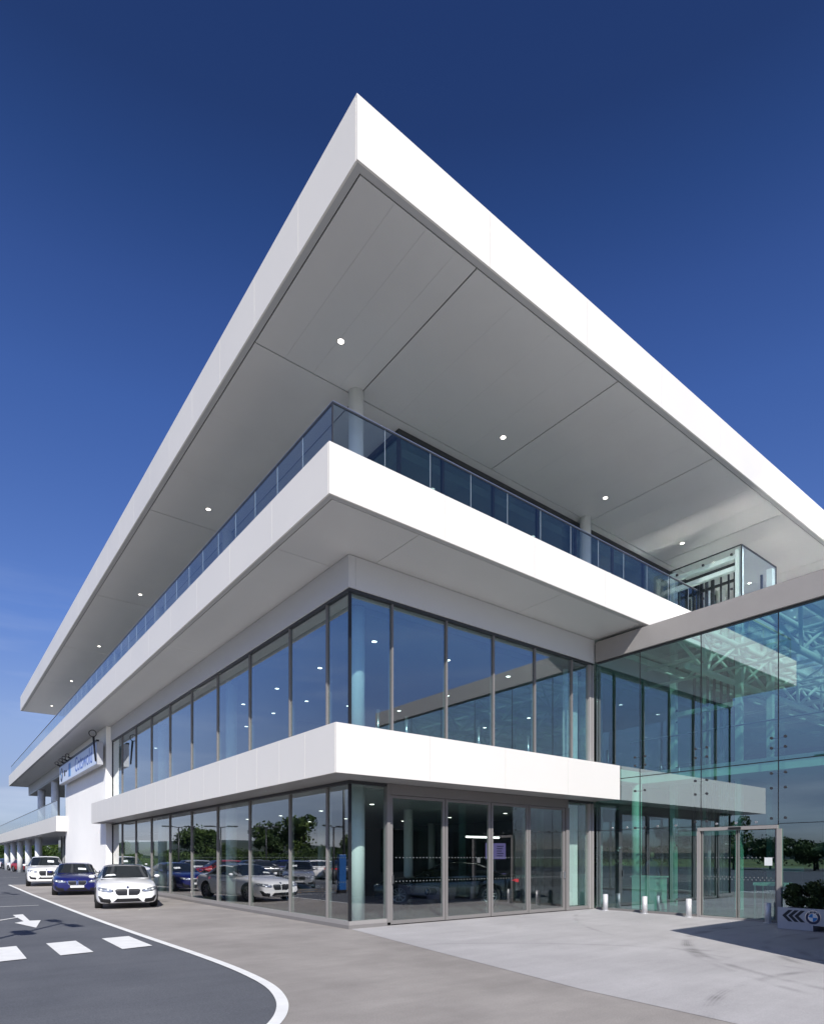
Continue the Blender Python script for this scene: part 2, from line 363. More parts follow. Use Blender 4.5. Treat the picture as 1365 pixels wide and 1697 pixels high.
for k, q in enumerate((((-4.82, 1.58), (-4.30, 1.66), (-4.30, -.08), (-4.84, -.2)), ((-5.80, 1.44), (-5.29, 1.53), (-5.31, -.25), (-5.82, -.33)), ((-6.79, 1.3), (-6.28, 1.38), (-6.30, -.38), (-6.81, -.48)), ((-7.78, 1.2), (-7.28, 1.26), (-7.3, -.5), (-7.8, -.6)))):
    sheet('crossing_block_marking', q, .008, M['mark'])
sheet('arrow_marking', [(-5.70, 8.6), (-5.45, 8.72), (-5.52, 6.52), (-5.28, 6.47), (-5.60, 4.58), (-5.88, 6.12), (-5.66, 6.44), (-5.68, 7.62), (-6.13, 6.98), (-6.8, 6.1), (-6.84, 6.2), (-6.13, 7.16), (-5.70, 7.75)], .008, M['mark'])

# ------------------------------------------------------------------ main building
bld = thing('showroom_building', 'white three storey glass showroom with deep projecting roof and balcony slabs', 'building', (0, 0, 0))
# measured planes
S1x, S1y, S1a, S1b = -.95, -.98, 3.375, 4.41        # lower band
S2x, S2y, S2a, S2b = -1.62, -1.86, 8.46, 9.44       # balcony slab
RFx, RFy, RFa, RFb = -2.23, -3.77, 12.60, 13.62     # roof
XR = 30.0
ATX = 9.05                                         # atrium glass plane

def fascia_run(parent, axis, plane, a, b, z0, z1, step, m, off=.0, name='fascia_panel', th=.035, gap=.008):
    n = max(1, round((b - a) / step)); st = (b - a) / n
    for i in range(n):
        u0 = a + i * st + gap / 2; u1 = a + (i + 1) * st - gap / 2
        if axis == 'y': box(name, plane, plane + th, u0, u1, z0, z1, m, parent)
        else: box(name, u0, u1, plane, plane + th, z0, z1, m, parent)

def soffit_grid(parent, xs, ys, z, m, gap=.012, th=.02, name='soffit_panel'):
    for i in range(len(xs) - 1):
        for j in range(len(ys) - 1):
            gx0 = xs[i][1] / 2; gx1 = xs[i + 1][1] / 2; gy0 = ys[j][1] / 2; gy1 = ys[j + 1][1] / 2
            box(name, xs[i][0] + gx0, xs[i + 1][0] - gx1, ys[j][0] + gy0, ys[j + 1][0] - gy1, z, z + th, m, parent)

# --- roof
roof = box('roof', RFx + .04, XR - .04, RFy + .04, 42.66, RFa + .03, RFb - .02, M['gap'], bld)
fascia_run(roof, 'y', RFx, RFy + .036, 42.7, RFa, RFb, 1.9, M['fascia'])
fascia_run(roof, 'x', RFy, RFx, XR, RFa, RFb, 3.0, M['fascia'])
box('fascia_panel', RFx + .036, XR, 42.665, 42.70, RFa, RFb, M['fascia'], roof)
box('roof_capping', RFx + .001, XR, RFy + .001, 42.69, RFb - .018, RFb + .015, M['fascia'], roof)
# edge trim band, then shadow gap, then panels
box('soffit_trim', RFx + .036, XR - .04, RFy + .036, RFy + .15, RFa + .002, RFa + .028, M['soffit_edge'], roof)
box('soffit_trim', RFx + .036, RFx + .15, RFy + .15, 42.66, RFa + .002, RFa + .028, M['soffit_edge'], roof)
G1 = .028; G0 = .003
xs = [(RFx + .175, 0)] + [(RFx + .175 + k * .688, G0) for k in range(1, 4)] + [(.52, G1)]
x = .52
while x < 26:
    for k in range(1, 5): xs.append((x + k * 1.12, G0))
    x += 4.48; xs[-1] = (x, G1)
soffit_grid(roof, xs, [(RFy + .175, 0), (.50, G1)], RFa + .006, M['soffit'])
ys = [(.50, G1)]; y = .5
while y < 40:
    for k in range(1, 4): ys.append((y + k * 2.68, G0))
    y += 8.04; ys[-1] = (y, G1)
ys[-1] = (42.6, 0)
ys = [q for q in ys if q[0] <= 42.6]
soffit_grid(roof, [(RFx + .175, 0), (.52, G1)], ys, RFa + .006, M['soffit'])
soffit_grid(roof, [(.52, G1), (1.7, G0), (XR - .1, 0)], [(.50, G1), (1.6, G0), (42.6, 0)], RFa + .006, M['soffit'])

# --- balcony slab
sl2 = box('balcony_slab', S2x + .04, XR - .02, S2y + .04, 58.76, S2a + .03, S2b - .05, M['gap'], bld)
fascia_run(sl2, 'y', S2x, S2y + .036, 58.8, S2a, S2b, 2.4, M['fascia'])
fascia_run(sl2, 'x', S2y, S2x, XR, S2a, S2b, 3.0, M['fascia'])
box('fascia_panel', S2x + .036, XR, 58.765, 58.80, S2a, S2b, M['fascia'], sl2)
box('slab_capping', S2x + .036, XR, S2y + .036, 58.76, S2b - .048, S2b - .01, M['fascia'], sl2)
box('soffit_trim', S2x + .036, XR, S2y + .036, S2y + .14, S2a + .002, S2a + .028, M['soffit_edge'], sl2)
box('soffit_trim', S2x + .036, S2x + .14, S2y + .14, 58.76, S2a + .002, S2a + .028, M['soffit_edge'], sl2)
soffit_grid(sl2, [(S2x + .16, 0), (.66, .012), (5.43, .012), (10.2, .012), (15, .012), (20, .012), (25, .012), (XR - .1, 0)], [(S2y + .16, 0), (.70, .012)], S2a + .006, M['soffit'])
soffit_grid(sl2, [(S2x + .16, 0), (.60, 0)], [(.70, .012)] + [(8.7 + 8 * k, .012) for k in range(6)] + [(58.7, 0)], S2a + .006, M['soffit'])

# --- upstand / bulkhead between upper glazing and balcony slab
box('bulkhead', -.085, .10, -.085, 58.0, 7.73, 8.455, M['upstand'], bld)
box('bulkhead', .105, ATX - .06, -.085, .10, 7.73, 8.455, M['upstand'], bld)
box('bulkhead', .105, 24, 57.8, 58.0, 7.73, 8.455, M['upstand'], bld)

# --- lower band (first floor slab edge)
sl1 = box('first_floor_band', S1x + .04, -.02, S1y + .04, 23.24, S1a + .03, S1b - .02, M['gap'], bld)
sl1b = box('first_floor_band', -.015, ATX - .07, S1y + .04, -.02, S1a + .03, S1b - .02, M['gap'], bld)
fascia_run(sl1, 'y', S1x, S1y + .036, 23.6, S1a, S1b, 1.32, M['fascia'])
fascia_run(sl1b, 'x', S1y, S1x, ATX - .035, S1a, S1b, 2.5, M['fascia'])
box('fascia_panel', S1x + .036, -.30, 23.565, 23.60, S1a, S1b, M['fascia'], sl1)
box('band_capping', S1x + .036, -.012, S1y + .036, 23.56, S1b - .018, S1b + .002, M['fascia'], sl1)
box('band_capping', -.011, ATX - .04, S1y + .036, -.012, S1b - .018, S1b + .002, M['fascia'], sl1b)
for i in range(9):
    y0 = .99 + (i - 1) * 2.64 if i else S1y + .04
    y1 = .99 + i * 2.64
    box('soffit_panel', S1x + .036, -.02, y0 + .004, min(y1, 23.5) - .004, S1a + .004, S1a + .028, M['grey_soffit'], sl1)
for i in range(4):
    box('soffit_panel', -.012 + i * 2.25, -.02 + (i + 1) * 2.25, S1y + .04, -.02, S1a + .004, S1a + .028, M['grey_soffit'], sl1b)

# --- floors and interior ceilings
box('ground_floor', .03, 31, .03, 57.9, .02, .10, M['floor_in'], bld)
box('plinth', -.07, .03, -.07, 23.2, 0.0, .085, M['alu'], bld)
box('plinth', .031, 1.10, -.07, .03, 0.0, .085, M['alu'], bld)
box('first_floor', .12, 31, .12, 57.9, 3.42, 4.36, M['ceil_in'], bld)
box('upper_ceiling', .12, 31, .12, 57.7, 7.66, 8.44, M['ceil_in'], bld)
box('terrace_floor', 1.7, 31, .9, 40, 9.38, 9.46, M['floor_in'], bld)
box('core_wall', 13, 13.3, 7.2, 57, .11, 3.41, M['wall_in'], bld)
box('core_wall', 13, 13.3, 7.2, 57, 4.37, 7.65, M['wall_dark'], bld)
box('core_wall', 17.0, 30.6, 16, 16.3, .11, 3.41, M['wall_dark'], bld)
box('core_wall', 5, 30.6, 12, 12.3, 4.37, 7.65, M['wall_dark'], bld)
box('back_wall', 30.7, 30.98, .2, 57.7, 4.37, 7.65, M['wall_in'], bld)
box('back_wall', 30.7, 30.98, 4.9, 9.5, .11, 3.41, M['wall_in'], bld)
box('back_wall', 30.7, 30.98, .2, 4.9, .11, 3.41, M['wall_in'], bld)
box('back_wall', 30.7, 30.98, 9.5, 57.7, .11, 1.1, M['wall_in'], bld)
box('back_wall', 30.7, 30.98, 9.5, 57.7, 2.4, 3.41, M['wall_in'], bld)
for k in range(12):
    box('back_window_post', 30.75, 30.9, 9.6 + k * 1.6, 9.72 + k * 1.6, 1.1, 2.4, M['frame_dark'], bld)
box('ceiling_step', .55, 12.9, .55, 30, 7.5, 7.655, M['ceil_in'], bld)
box('ceiling_step', .55, 12.9, .55, 30, 3.28, 3.415, M['ceil_in'], bld)

# --- columns
for k in range(4):
    yy = .36 + 8.02 * k
    cyl('column', .62, yy + .3 if k == 0 else yy + .2, .10, 3.41, .185, M['column'], bld)
    cyl('column', .62, yy + .3 if k == 0 else yy + .2, 4.36, 7.65, .185, M['column'], bld)
for k in range(5):
    cyl('column', .42, .39 + 8.02 * k, 9.42, RFa + .006, .175, M['column'], bld)
cyl('column', 9.2, .42, 9.42, RFa + .006, .175, M['column'], bld)
cyl('column', 18.2, .42, 9.42, RFa + .006, .175, M['column'], bld)
for xx in (9.35,):
    for zz in ((.10, 3.41), (4.36, 7.65)):
        cyl('column', xx, .55, zz[0], zz[1], .2, M['column'], bld)
for xx in (5.5, 11.5):
    for yy in (5, 11):
        cyl('column', xx, yy, .10, 3.27, .16, M['white_in'], bld, 16)
for p in (51.4, 43.6):
    cyl('column', .2, p, 4.42, 7.73, .30, M['column'], bld)
for p in (80.5, 73.0, 66.0, 58.9, 51.6):
    cyl('column', .0, p, 0, 3.40, .28, M['column'], bld)

# --- left curtain wall
LM = [.99, 2.94, 5.56, 8.17, 10.76, 13.36, 15.97, 18.54, 21.15]
def curtain_left(z0, z1, gm, sill):
    edges = [0.0] + LM + [23.28]
    for i in range(len(edges) - 1):
        a, b = edges[i] + .02, edges[i + 1] - .02
        w = box('glass_pane', .0, .022, a, b, z0 + (.09 if sill else 0), z1 - .07, gm, bld)
    for yv in LM:
        box('mullion', -.045, .10, yv - .02, yv + .02, z0, z1 - .001, M['alu'], bld)
    box('head_frame', -.05, .08, -.05, 23.25, z1 - .07, z1 - .002, M['frame_dark'], bld)
    box('mullion', -.03, .05, 23.24, 23.29, z0, z1 - .075, M['frame_dark'], bld)
    if sill: box('sill', -.05, .09, -.05, 23.24, z0, z0 + .09, M['alu_light'], bld)
curtain_left(.085, 3.375, M['glass_left'], True)
curtain_left(4.3, 7.73, M['glass_up'], False)
box('corner_mullion', -.03, .03, -.03, .03, .176, 3.30, M['silicone'], bld)
box('corner_mullion', -.03, .03, -.03, .03, 4.35, 7.655, M['silicone'], bld)
# --- right curtain wall, upper
RU = [1.17, 2.88, 4.57, 6.25, 7.93]
e = [0.0] + RU + [8.80]
for i in range(len(e) - 1):
    box('glass_pane', e[i] + .02, e[i + 1] - .02, 0, .022, 4.3, 7.66, M['glass_up'], bld)
for xv in RU: box('mullion', xv - .02, xv + .02, -.05, .10, 4.3, 7.655, M['alu'], bld)
box('head_frame', .085, 8.96, -.05, .08, 7.66, 7.728, M['frame_dark'], bld)
for xv in (8.80, 8.93): box('mullion', xv - .045, xv + .045, -.07, .10, 4.3, 7.655, M['alu_light'], bld)
# --- right curtain wall, lower: fixed pane, folding doors, fixed pane
box('glass_pane', .03, 1.00, 0, .022, .175, 3.30, M['glass_left'], bld)
box('head_frame', .085, 1.03, -.05, .08, 3.305, 3.372, M['frame_dark'], bld)
box('mullion', 1.00, 1.09, -.07, .10, .02, 3.372, M['alu'], bld)
box('sill', .092, 1.0, -.05, .09, .086, .175, M['alu_light'], bld)
dx = [1.10, 2.84, 4.47, 5.98, 7.60]
box('door_head', 1.10, 7.72, -.06, .10, 3.12, 3.372, M['alu'], bld)
for i in range(4):
    a, b = dx[i] + .015, dx[i + 1] - .015
    d = box('door_leaf', a + .07, b - .07, .0, .022, .12, 3.04, M['glass_left'], bld)
    for nm, q in (('stile', (a, a + .068, -.03, .05, .03, 3.11)), ('stile', (b - .068, b, -.03, .05, .03, 3.11)), ('rail', (a + .069, b - .069, -.03, .05, .03, .118)), ('rail', (a + .069, b - .069, -.03, .05, 3.042, 3.11))):
        box(nm, *q, M['alu'], d)
    if i in (0, 3):
        hx = a + .03 if i == 0 else b - .05
        box('handle', hx, hx + .02, -.09, -.04, 1.0, 1.2, M['steel'], d)
box('mullion', 7.62, 7.76, -.07, .10, .02, 3.118, M['alu'], bld)
box('glass_pane', 7.77, 8.74, 0, .022, .12, 3.30, M['glass_left'], bld)
box('head_frame', 7.73, 8.96, -.05, .08, 3.305, 3.372, M['frame_dark'], bld)
for xv in (8.79, 8.93): box('mullion', xv - .045, xv + .045, -.07, .10, .02, 3.30, M['alu_light'], bld)
box('sill', 7.77, 8.74, -.05, .09, .02, .118, M['alu'], bld)
box('reveal_panel', 8.05, 8.70, .35, .42, .11, 3.27, M['white_in'], bld)
box('reveal_panel', 8.05, 8.70, .35, .42, 4.37, 7.5, M['white_in'], bld)

# manifestation dots printed on the glass, two rows
bm = bmesh.new()
def dot(bm, c, n, r):
    q = bmesh.ops.create_circle(bm, cap_ends=True, segments=8, radius=r)
    rotm = Vector(n).to_track_quat('Z', 'Y').to_matrix()
    for v in q['verts']: v.co = rotm @ v.co + Vector(c)
for zz in (1.05, 1.62):
    xx = 1.2
    while xx < 7.6:
        if all(abs(xx - d_) > .10 for d_ in dx): dot(bm, (xx, -.004, zz), (0, -1, 0), .016)
        xx += .105
    yy = .15
    while yy < 10.5:
        if all(abs(yy - d_) > .08 for d_ in LM): dot(bm, (-.004, yy, zz), (-1, 0, 0), .014)
        yy += .105
for zz in ():
    xx = .1
    while xx < 8.7:
        if all(abs(xx - d_) > .08 for d_ in RU): dot(bm, (xx, -.004, zz), (0, -1, 0), .017)
        xx += .16
o = fin(bm, 'glass_dots', mat('frosted_dot', (.16, .18, .18), .6), bld); o['kind'] = 'stuff'

# --- third floor glazing
tm = [1.98, 3.44, 5.37, 7.29, 9.15, 11.2, 13.1, 15, 17, 19, 21, 23]
for i in range(len(tm) - 1):
    box('glass_pane', tm[i] + .03, tm[i + 1] - .03, .79, .812, 9.46, 12.45, M['glass_third'], bld)
    box('mullion', tm[i] - .03, tm[i] + .03, .75, .86, 9.46, 12.47, M['frame_dark'], bld)
ty = [.86 + 2.67 * k for k in range(15)]
for i in range(14):
    box('glass_pane', 1.98, 2.002, ty[i] + .03, ty[i + 1] - .03, 9.46, 12.45, M['glass_third'], bld)
    box('mullion', 1.94, 2.05, ty[i + 1] - .03, ty[i + 1] + .03, 9.46, 12.47, M['frame_dark'], bld)
box('head_frame', 1.93, 24, .74, .9, 12.475, 12.60, M['frame_dark'], bld)
box('head_frame', 1.93, 2.07, .91, 40, 12.475, 12.60, M['frame_dark'], bld)
box('core_wall', 6, 23, 6, 6.3, 9.47, 12.45, M['wall_in'], bld)
box('core_wall', 7, 7.3, 6.4, 38, 9.47, 12.45, M['wall_in'], bld)
box('ceiling_step', 2.3, 23, 1.1, 6, 12.2, 12.44, M['ceil_in'], bld)
for hx in (3.25, 3.62, 7.1, 7.45):
    h = box('door_handle', hx, hx + .12, .70, .74, 10.45, 10.48, M['steel'], bld)

# --- balustrade on the balcony
def balustrade(parent, axis, plane, a, b, z0, z1, step, m, off=0, first=True):
    bal = box('balustrade', *( (plane - .02, plane + .02, a, b) if axis == 'y' else (a, b, plane - .02, plane + .02)), z1, z1 + .028, M['frame_dark'], parent)
    u = a; 
    cuts = [a]; v = a + off
    while v < b - .2:
        if v > a + .05: cuts.append(v)
        v += step
    cuts.append(b)
    for i in range(len(cuts) - 1):
        p, q = cuts[i] + .006, cuts[i + 1] - .006
        if axis == 'y': box('glass_panel', plane - .008, plane + .008, p, q, z0, z1 - .001, m, bal)
        else: box('glass_panel', p, q, plane - .008, plane + .008, z0, z1 - .001, m, bal)
        if i:
            c = cuts[i]
            if axis == 'y': box('glass_edge', plane - .009, plane + .009, c - .0025, c + .0025, z0, z1 - .002, M['steel_line'], bal)
            else: box('glass_edge', c - .0025, c + .0025, plane - .009, plane + .009, z0, z1 - .002, M['steel_line'], bal)
    if axis == 'x': box('top_rail', a, b, plane - .018, plane + .018, z1 + .0285, z1 + .045, M['steel'], bal)
    else: box('top_rail', plane - .018, plane + .018, a, b, z1 + .0285, z1 + .045, M['steel'], bal)
    return bal
balustrade(bld, 'x', -1.70, -1.46, 12.2, 9.40, 10.31, 1.19, M['glass_bal'], off=1.23)
balustrade(bld, 'y', -1.44, -1.675, 58.6, 9.40, 10.31, 1.19, M['glass_bal'], off=1.19)
box('corner_post', -1.462, -1.436, -1.71, -1.68, 9.40, 10.305, M['frame_dark'], bld)

# --- exterior downlights in the roof soffit
def downlight(parent, x, y, z, m, r=.066):
    bm = bmesh.new(); bmcyl(bm, (0, 0, 0), (0, 0, .012), r, 16)
    k = ('dl', m.name, r)
    if k not in _cache:
        me = bpy.data.meshes.new('lamp_disc'); bm.to_mesh(me); me.materials.append(m); _cache[k] = me
        b2 = bmesh.new(); bmcyl(b2, (0, 0, 0), (0, 0, .008), r * 1.2, 16); me2 = bpy.data.meshes.new('lamp_ring'); b2.to_mesh(me2); b2.free(); me2.materials.append(M['trim']); _cache[k + (1,)] = me2
    bm.free()
    d = link('downlight', _cache[k + (1,)], parent, (x, y, z - .008)); link('bulb', _cache[k], d, (x, y, z - .0125))
for x in (-.63, 4.29, 8.74, 13.21, 18.35): downlight(roof, x, -.65, RFa + .006, M['bulb'])
for k in range(1, 6): downlight(roof, -.61, -.65 + 8.03 * k, RFa + .006, M['bulb'])
# interior downlights
for (px, py) in ((620, 1063), (530, 1107), (459, 1141), (403, 1167), (508, 1162), (453, 1182), (408, 1204), (842, 1121), (742, 1094), (741, 1153), (661, 1178), (876, 1190), (803, 1206), (1030, 1186), (258, 1240), (577, 1170)):
    p = gz(px, py, 7.5)
    if .6 < p.x < 12.9 and .6 < p.y < 30: downlight(bld, p.x, p.y, 7.5, M['bulb_in'], .07)
for (px, py) in ((616, 1333), (532, 1344), (465, 1352), (513, 1362), (410, 1358), (837, 1348), (745, 1355), (667, 1361), (880, 1367), (573, 1357)):
    p = gz(px, py, 3.28)
    if .6 < p.x < 12.9 and .6 < p.y < 30: downlight(bld, p.x, p.y, 3.28, M['bulb_in'], .07)

# --- white rendered wall bay between glazing and far terrace
box('rendered_wall', -.31, .6, 23.30, 35.6, 0, 8.455, M['render'], bld)
box('side_window', -.20, .1, 35.62, 36.6, 4.5, 7.7, M['glass_left'], bld)
# --- far terrace continuing past the bay
ft = box('far_terrace', S1x + .04, 6, 35.04, 95, 3.39, 4.33, M['gap'], bld)
fascia_run(ft, 'y', S1x, 35.0, 95, 3.36, 4.38, 3.0, M['fascia'])
box('fascia_panel', S1x + .036, -.32, 34.96, 35.0, 3.36, 4.38, M['fascia'], ft)
box('soffit_panel', S1x + .04, 6, 35.05, 94.9, 3.365, 3.388, M['soffit'], ft)
balustrade(bld, 'y', -.86, 35.1, 94, 4.38, 5.40, 2.4, M['glass_bal'], off=2.4)
for k in range(28): box('parapet_post', -.80, -.74, 36.0 + k * 1.3, 36.06 + k * 1.3, 4.39, 4.75, M['logo_white'], bld)
box('bulkhead', -.1, 20, 35.7, 57.8, 7.55, 7.725, M['grey_soffit'], bld)
for k in range(8):
    box('mullion', .98 + .0, 1.06, 35.8 + k * 1.5, 35.87 + k * 1.5, .02, 3.36, M['frame_dark'], bld)
    box('glass_pane', 1.0, 1.02, 35.88 + k * 1.5, 37.28 + k * 1.5, .02, 3.36, M['glass_left'], bld)

# ------------------------------------------------------------------ entrance atrium
atr = thing('entrance_atrium', 'double height glass entrance atrium with bronze grey fascia beside the showroom', 'atrium', (ATX, -5, 0))
AY0, AY1 = -12.0, -.12
box('roof_fascia', ATX - .12, ATX + .10, AY0, -.15, 7.745, 8.36, M['alu_light'], atr)
box('fascia_lip', ATX - .05, ATX + .05, AY0, -.15, 7.70, 7.744, M['frame_dark'], atr)
vj = [-.09, -1.63, -3.47, -5.42, -7.4, -9.4, -11.9]
zj = 4.02
for i in range(len(vj) - 1):
    a, b = vj[i + 1] + .012, vj[i] - .012
    box('glass_pane', ATX - .011, ATX + .011, a, b, zj + .012, 7.70, M['glass_atr'], atr)
    if i == 2:
        box('glass_pane', ATX - .011, ATX + .011, a, b, 2.44, zj - .012, M['glass_atr'], atr)
    else:
        box('glass_pane', ATX - .011, ATX + .011, a, b, 2.47, zj - .012, M['glass_atr'], atr)
        box('glass_pane', ATX - .011, ATX + .011, a, b, .07, 2.455, M['glass_atr'], atr)
for yv in vj[1:-1]:
    if yv != -3.47 and yv != -5.42: box('joint_seal', ATX - .013, ATX + .013, yv - .011, yv + .011, .07, 7.70, M['silicone'], atr)
    else: box('joint_seal', ATX - .013, ATX + .013, yv - .011, yv + .011, 2.45, 7.70, M['silicone'], atr)
box('joint_seal', ATX - .014, ATX + .014, AY0, AY1, zj - .011, zj + .011, M['silicone'], atr)
box('base_channel', ATX - .05, ATX + .05, -3.42, AY1, .005, .068, M['alu'], atr)
box('base_channel', ATX - .05, ATX + .05, AY0, -5.5, .005, .068, M['alu'], atr)
# glass fins inside and bolted fittings
for yv in vj[1:-1]:
    box('glass_fin', ATX + .03, ATX + .38, yv - .008, yv + .008, 2.5, 7.65, M['glass_clear'], atr)
    for zz in (2.6, 3.35, 3.72, 4.35, 4.6) if yv in (-3.47, -5.42) else (2.5, 3.6, 4.35, 4.6):
        for s in (-.16, .16):
            bm = bmesh.new(); bmcyl(bm, (-.03, 0, 0), (.05, 0, 0), .035, 12); bmcyl(bm, (.05, 0, 0), (.14, -s, 0), .014, 8)
            fin(bm, 'glass_bolt', M['frame_dark'], atr, (ATX, yv + s, zz))
for yv in (-.7, -1.2, -2.2, -2.75, -3.9, -4.4, -4.9): 
    bm = bmesh.new(); bmcyl(bm, (-.03, 0, 0), (.05, 0, 0), .032, 12)
    fin(bm, 'glass_bolt', M['steel'], atr, (ATX, yv, 2.52))
# automatic doors
dr = box('entrance_door', ATX - .07, ATX + .07, -5.42, -3.40, 2.34, 2.43, M['alu_light'], atr)
box('door_post', ATX - .07, ATX + .07, -3.47, -3.38, .0, 2.335, M['alu_light'], dr)
box('door_post', ATX - .07, ATX + .07, -5.50, -5.40, .0, 2.335, M['alu_light'], dr)
box('threshold', ATX - .09, ATX + .09, -5.39, -3.48, .005, .055, M['alu_light'], dr)
box('sensor', ATX - .13, ATX - .075, -4.55, -4.25, 2.36, 2.41, M['black'], dr)
for (a, b) in ((-4.43, -3.50), (-5.38, -4.46)):
    box('door_leaf', ATX - .01, ATX + .01, a, b, .07, 2.32, M['glass_atr'], dr)
    for q in (a, b - .03): box('stile', ATX - .025, ATX + .025, q, q + .03, .06, 2.33, M['alu'], dr)
box('notice', ATX - .02, ATX - .013, -5.28, -5.10, 1.42, 1.62, M['paper'], dr)
bm = bmesh.new()
for zz in (1.05, 1.11, 1.62):
    yy = -5.3
    while yy < -3.55: dot(bm, (ATX - .0135, yy + (.05 if zz == 1.11 else 0), zz), (-1, 0, 0), .017); yy += .10
o = fin(bm, 'glass_dots', bpy.data.materials['frosted_dot'], atr); o['kind'] = 'stuff'
# floor, gallery, roof glazing, trusses
box('atrium_floor', ATX + .1, 30.6, AY0, .02, .006, .02, M['floor_in'], atr)
gal = box('gallery', 11.0, 29, AY0, .1, 4.05, 4.42, M['white_in'], atr)
balg = balustrade(atr, 'y', 11.05, AY0, 0, 4.42, 5.45, 1.9, M['glass_clear'], off=1.9)
box('gallery', 9.3, 10.98, -.5, .1, 4.05, 4.42, M['white_in'], atr)
for k in range(7):
    yv = -.3 - k * 1.95
    box('roof_beam', ATX + .1, 29.5, yv - .05, yv + .05, 8.14, 8.29, M['white_in'], atr)
for k in range(8):
    xv = ATX + .25 + k * 2.5
    box('roof_bar', xv - .15, xv + .15, AY0, -.2, 8.337, 8.358, M['alu'], atr)
for k in range(6): box('roof_bar', ATX + .15, 29.4, -.42 - k * 1.95, -.16 - k * 1.95, 8.359, 8.375, M['alu'], atr)
for k in range(6):
    for j in range(8):
        yv = -.3 - k * 1.95; xv = ATX + .25 + j * 2.5
        box('roof_pane', xv + .02, xv + 2.48, yv - 1.92, yv - .03, 8.32, 8.335, M['glass_roof'], atr)
box('back_wall', 30.7, 30.95, AY0, .1, .02, 8.3, M['wall_in'], atr)
box('end_wall', ATX + .1, 29.8, AY0 - .3, AY0 - .01, .02, 8.3, M['render'], atr)
def truss(parent, y, x0, x1, zb, zt, n, wdt=.75):
    bm = bmesh.new()
    for (yy, zz, r) in ((y - wdt / 2, zt, .075), (y + wdt / 2, zt, .075), (y, zb, .09)): bmcyl(bm, (x0, yy, zz), (x1, yy, zz), r, 10)
    st = (x1 - x0) / n
    for i in range(n):
        a = x0 + i * st; m_ = a + st / 2; b = a + st
        for s in (-1, 1):
            bmcyl(bm, (a, y + s * wdt / 2, zt), (m_, y, zb), .05, 8); bmcyl(bm, (m_, y, zb), (b, y + s * wdt / 2, zt), .05, 8)
        bmcyl(bm, (a, y - wdt / 2, zt), (a, y + wdt / 2, zt), .045, 8)
        bmcyl(bm, (a, y - wdt / 2, zt), (b, y + wdt / 2, zt), .035, 8)
    return fin(bm, 'roof_truss', M['white_in'], parent)
for yv in (-2.9, -5.4, -7.9, -10.4): truss(atr, yv, ATX + .35, 29, 7.05, 7.98, 9)
bm = bmesh.new()
for k in range(5):
    xv = ATX + 2.4 + k * 3.2
    for j in range(5):
        y0 = -.6 - j * 2.2
        bmcyl(bm, (xv, y0, 7.9), (xv, y0 - 1.1, 7.3), .04, 8); bmcyl(bm, (xv, y0 - 1.1, 7.3), (xv, y0 - 2.2, 7.9), .04, 8)
    bmcyl(bm, (xv, -.3, 7.92), (xv, AY0, 7.92), .06, 8); bmcyl(bm, (xv, -.3, 7.3), (xv, AY0, 7.3), .045, 8)
fin(bm, 'cross_truss', M['white_in'], atr)
for (xx, yy) in ((10.9, -.35), (14.9, -7.2), (19, -3.2), (11.3, -8.6)):
    cyl('column', xx, yy, .02, 4.04, .16, M['white_in'], atr, 20)
# slab soffit inside the atrium, under the showroom side
# glass lift rising through the roof
lift = thing('glass_lift', 'glass sided lift shaft rising through the atrium roof', 'lift', (12.1, -3.16, 0))
LX0, LX1, LY0, LY1, LZ = 12.10, 14.55, -3.16, -.78, 11.2
for (xx, yy) in ((LX0 + .12, LY0 + .12), (LX1 - .12, LY0 + .12), (LX0 + .12, LY1 - .12), (LX1 - .12, LY1 - .12)):
    box('corner_column', xx - .09, xx + .09, yy - .09, yy + .09, .02, 8.44 if yy > -1.9 else LZ - .05, M['white_in'], lift)
    if yy > -1.9: box('corner_column', xx - .09, xx + .09, yy - .09, yy + .09, 9.46, LZ - .05, M['white_in'], lift)
for z0, z1 in ((.05, 2.2), (2.22, 4.4), (4.42, 6.3), (6.32, 8.1), (8.36, 9.75), (9.77, LZ)):
    box('glass_pane', LX0 - .01, LX0 + .01, LY0, LY1 if z1 < 8.3 or z0 > 9.7 else -1.9, z0, z1, M['glass_clear'], lift)
    box('glass_pane', LX0 + .02, LX1, LY0 - .01, LY0 + .01, z0, z1, M['glass_clear'], lift)
    for yy in (LY0 + .3, LY1 - .3, LY0 + 1.2):
        if yy > -1.9 and 8.3 < z0 < 9.7: continue
        for zz in (z0 + .18, z1 - .18): box('glass_bolt', LX0 - .03, LX0 + .03, yy - .03, yy + .03, zz - .03, zz + .03, M['frame_dark'], lift)
box('top_edge', LX0 - .02, LX0 + .02, LY0, LY1, LZ + .001, LZ + .03, M['frame_dark'], lift)
box('top_edge', LX0 + .021, LX1, LY0 - .02, LY0 + .02, LZ + .001, LZ + .03, M['frame_dark'], lift)
box('glass_edge', LX0 - .012, LX0 + .012, LY0 - .012, LY0 + .012, 8.36, LZ, M['silicone'], lift)
box('glass_edge', LX1 - .012, LX1 + .012, LY0 - .012, LY0 + .012, 8.36, LZ, M['silicone'], lift)
for zz in (2.4, 4.25, 6.4, 8.0, 10.6, 10.95): box('cross_beam', LX0 + .05, LX0 + .19, LY0 + .22, LY1 - .22, zz - .07, zz + .07, M['white_in'], lift)
for k in range(7): box('lift_rail', LX0 + .5 + k * .18, LX0 + .56 + k * .18, LY1 - .35 - .05 * (k % 2), LY1 - .25, 9.47 if k % 2 else 9.5, 10.9, M['frame_dark'], lift)
for k in range(7): box('lift_rail', LX0 + .5, LX0 + .56, LY0 + .4 + k * .22, LY0 + .47 + k * .22, .05, 8.1, M['frame_dark'], lift)
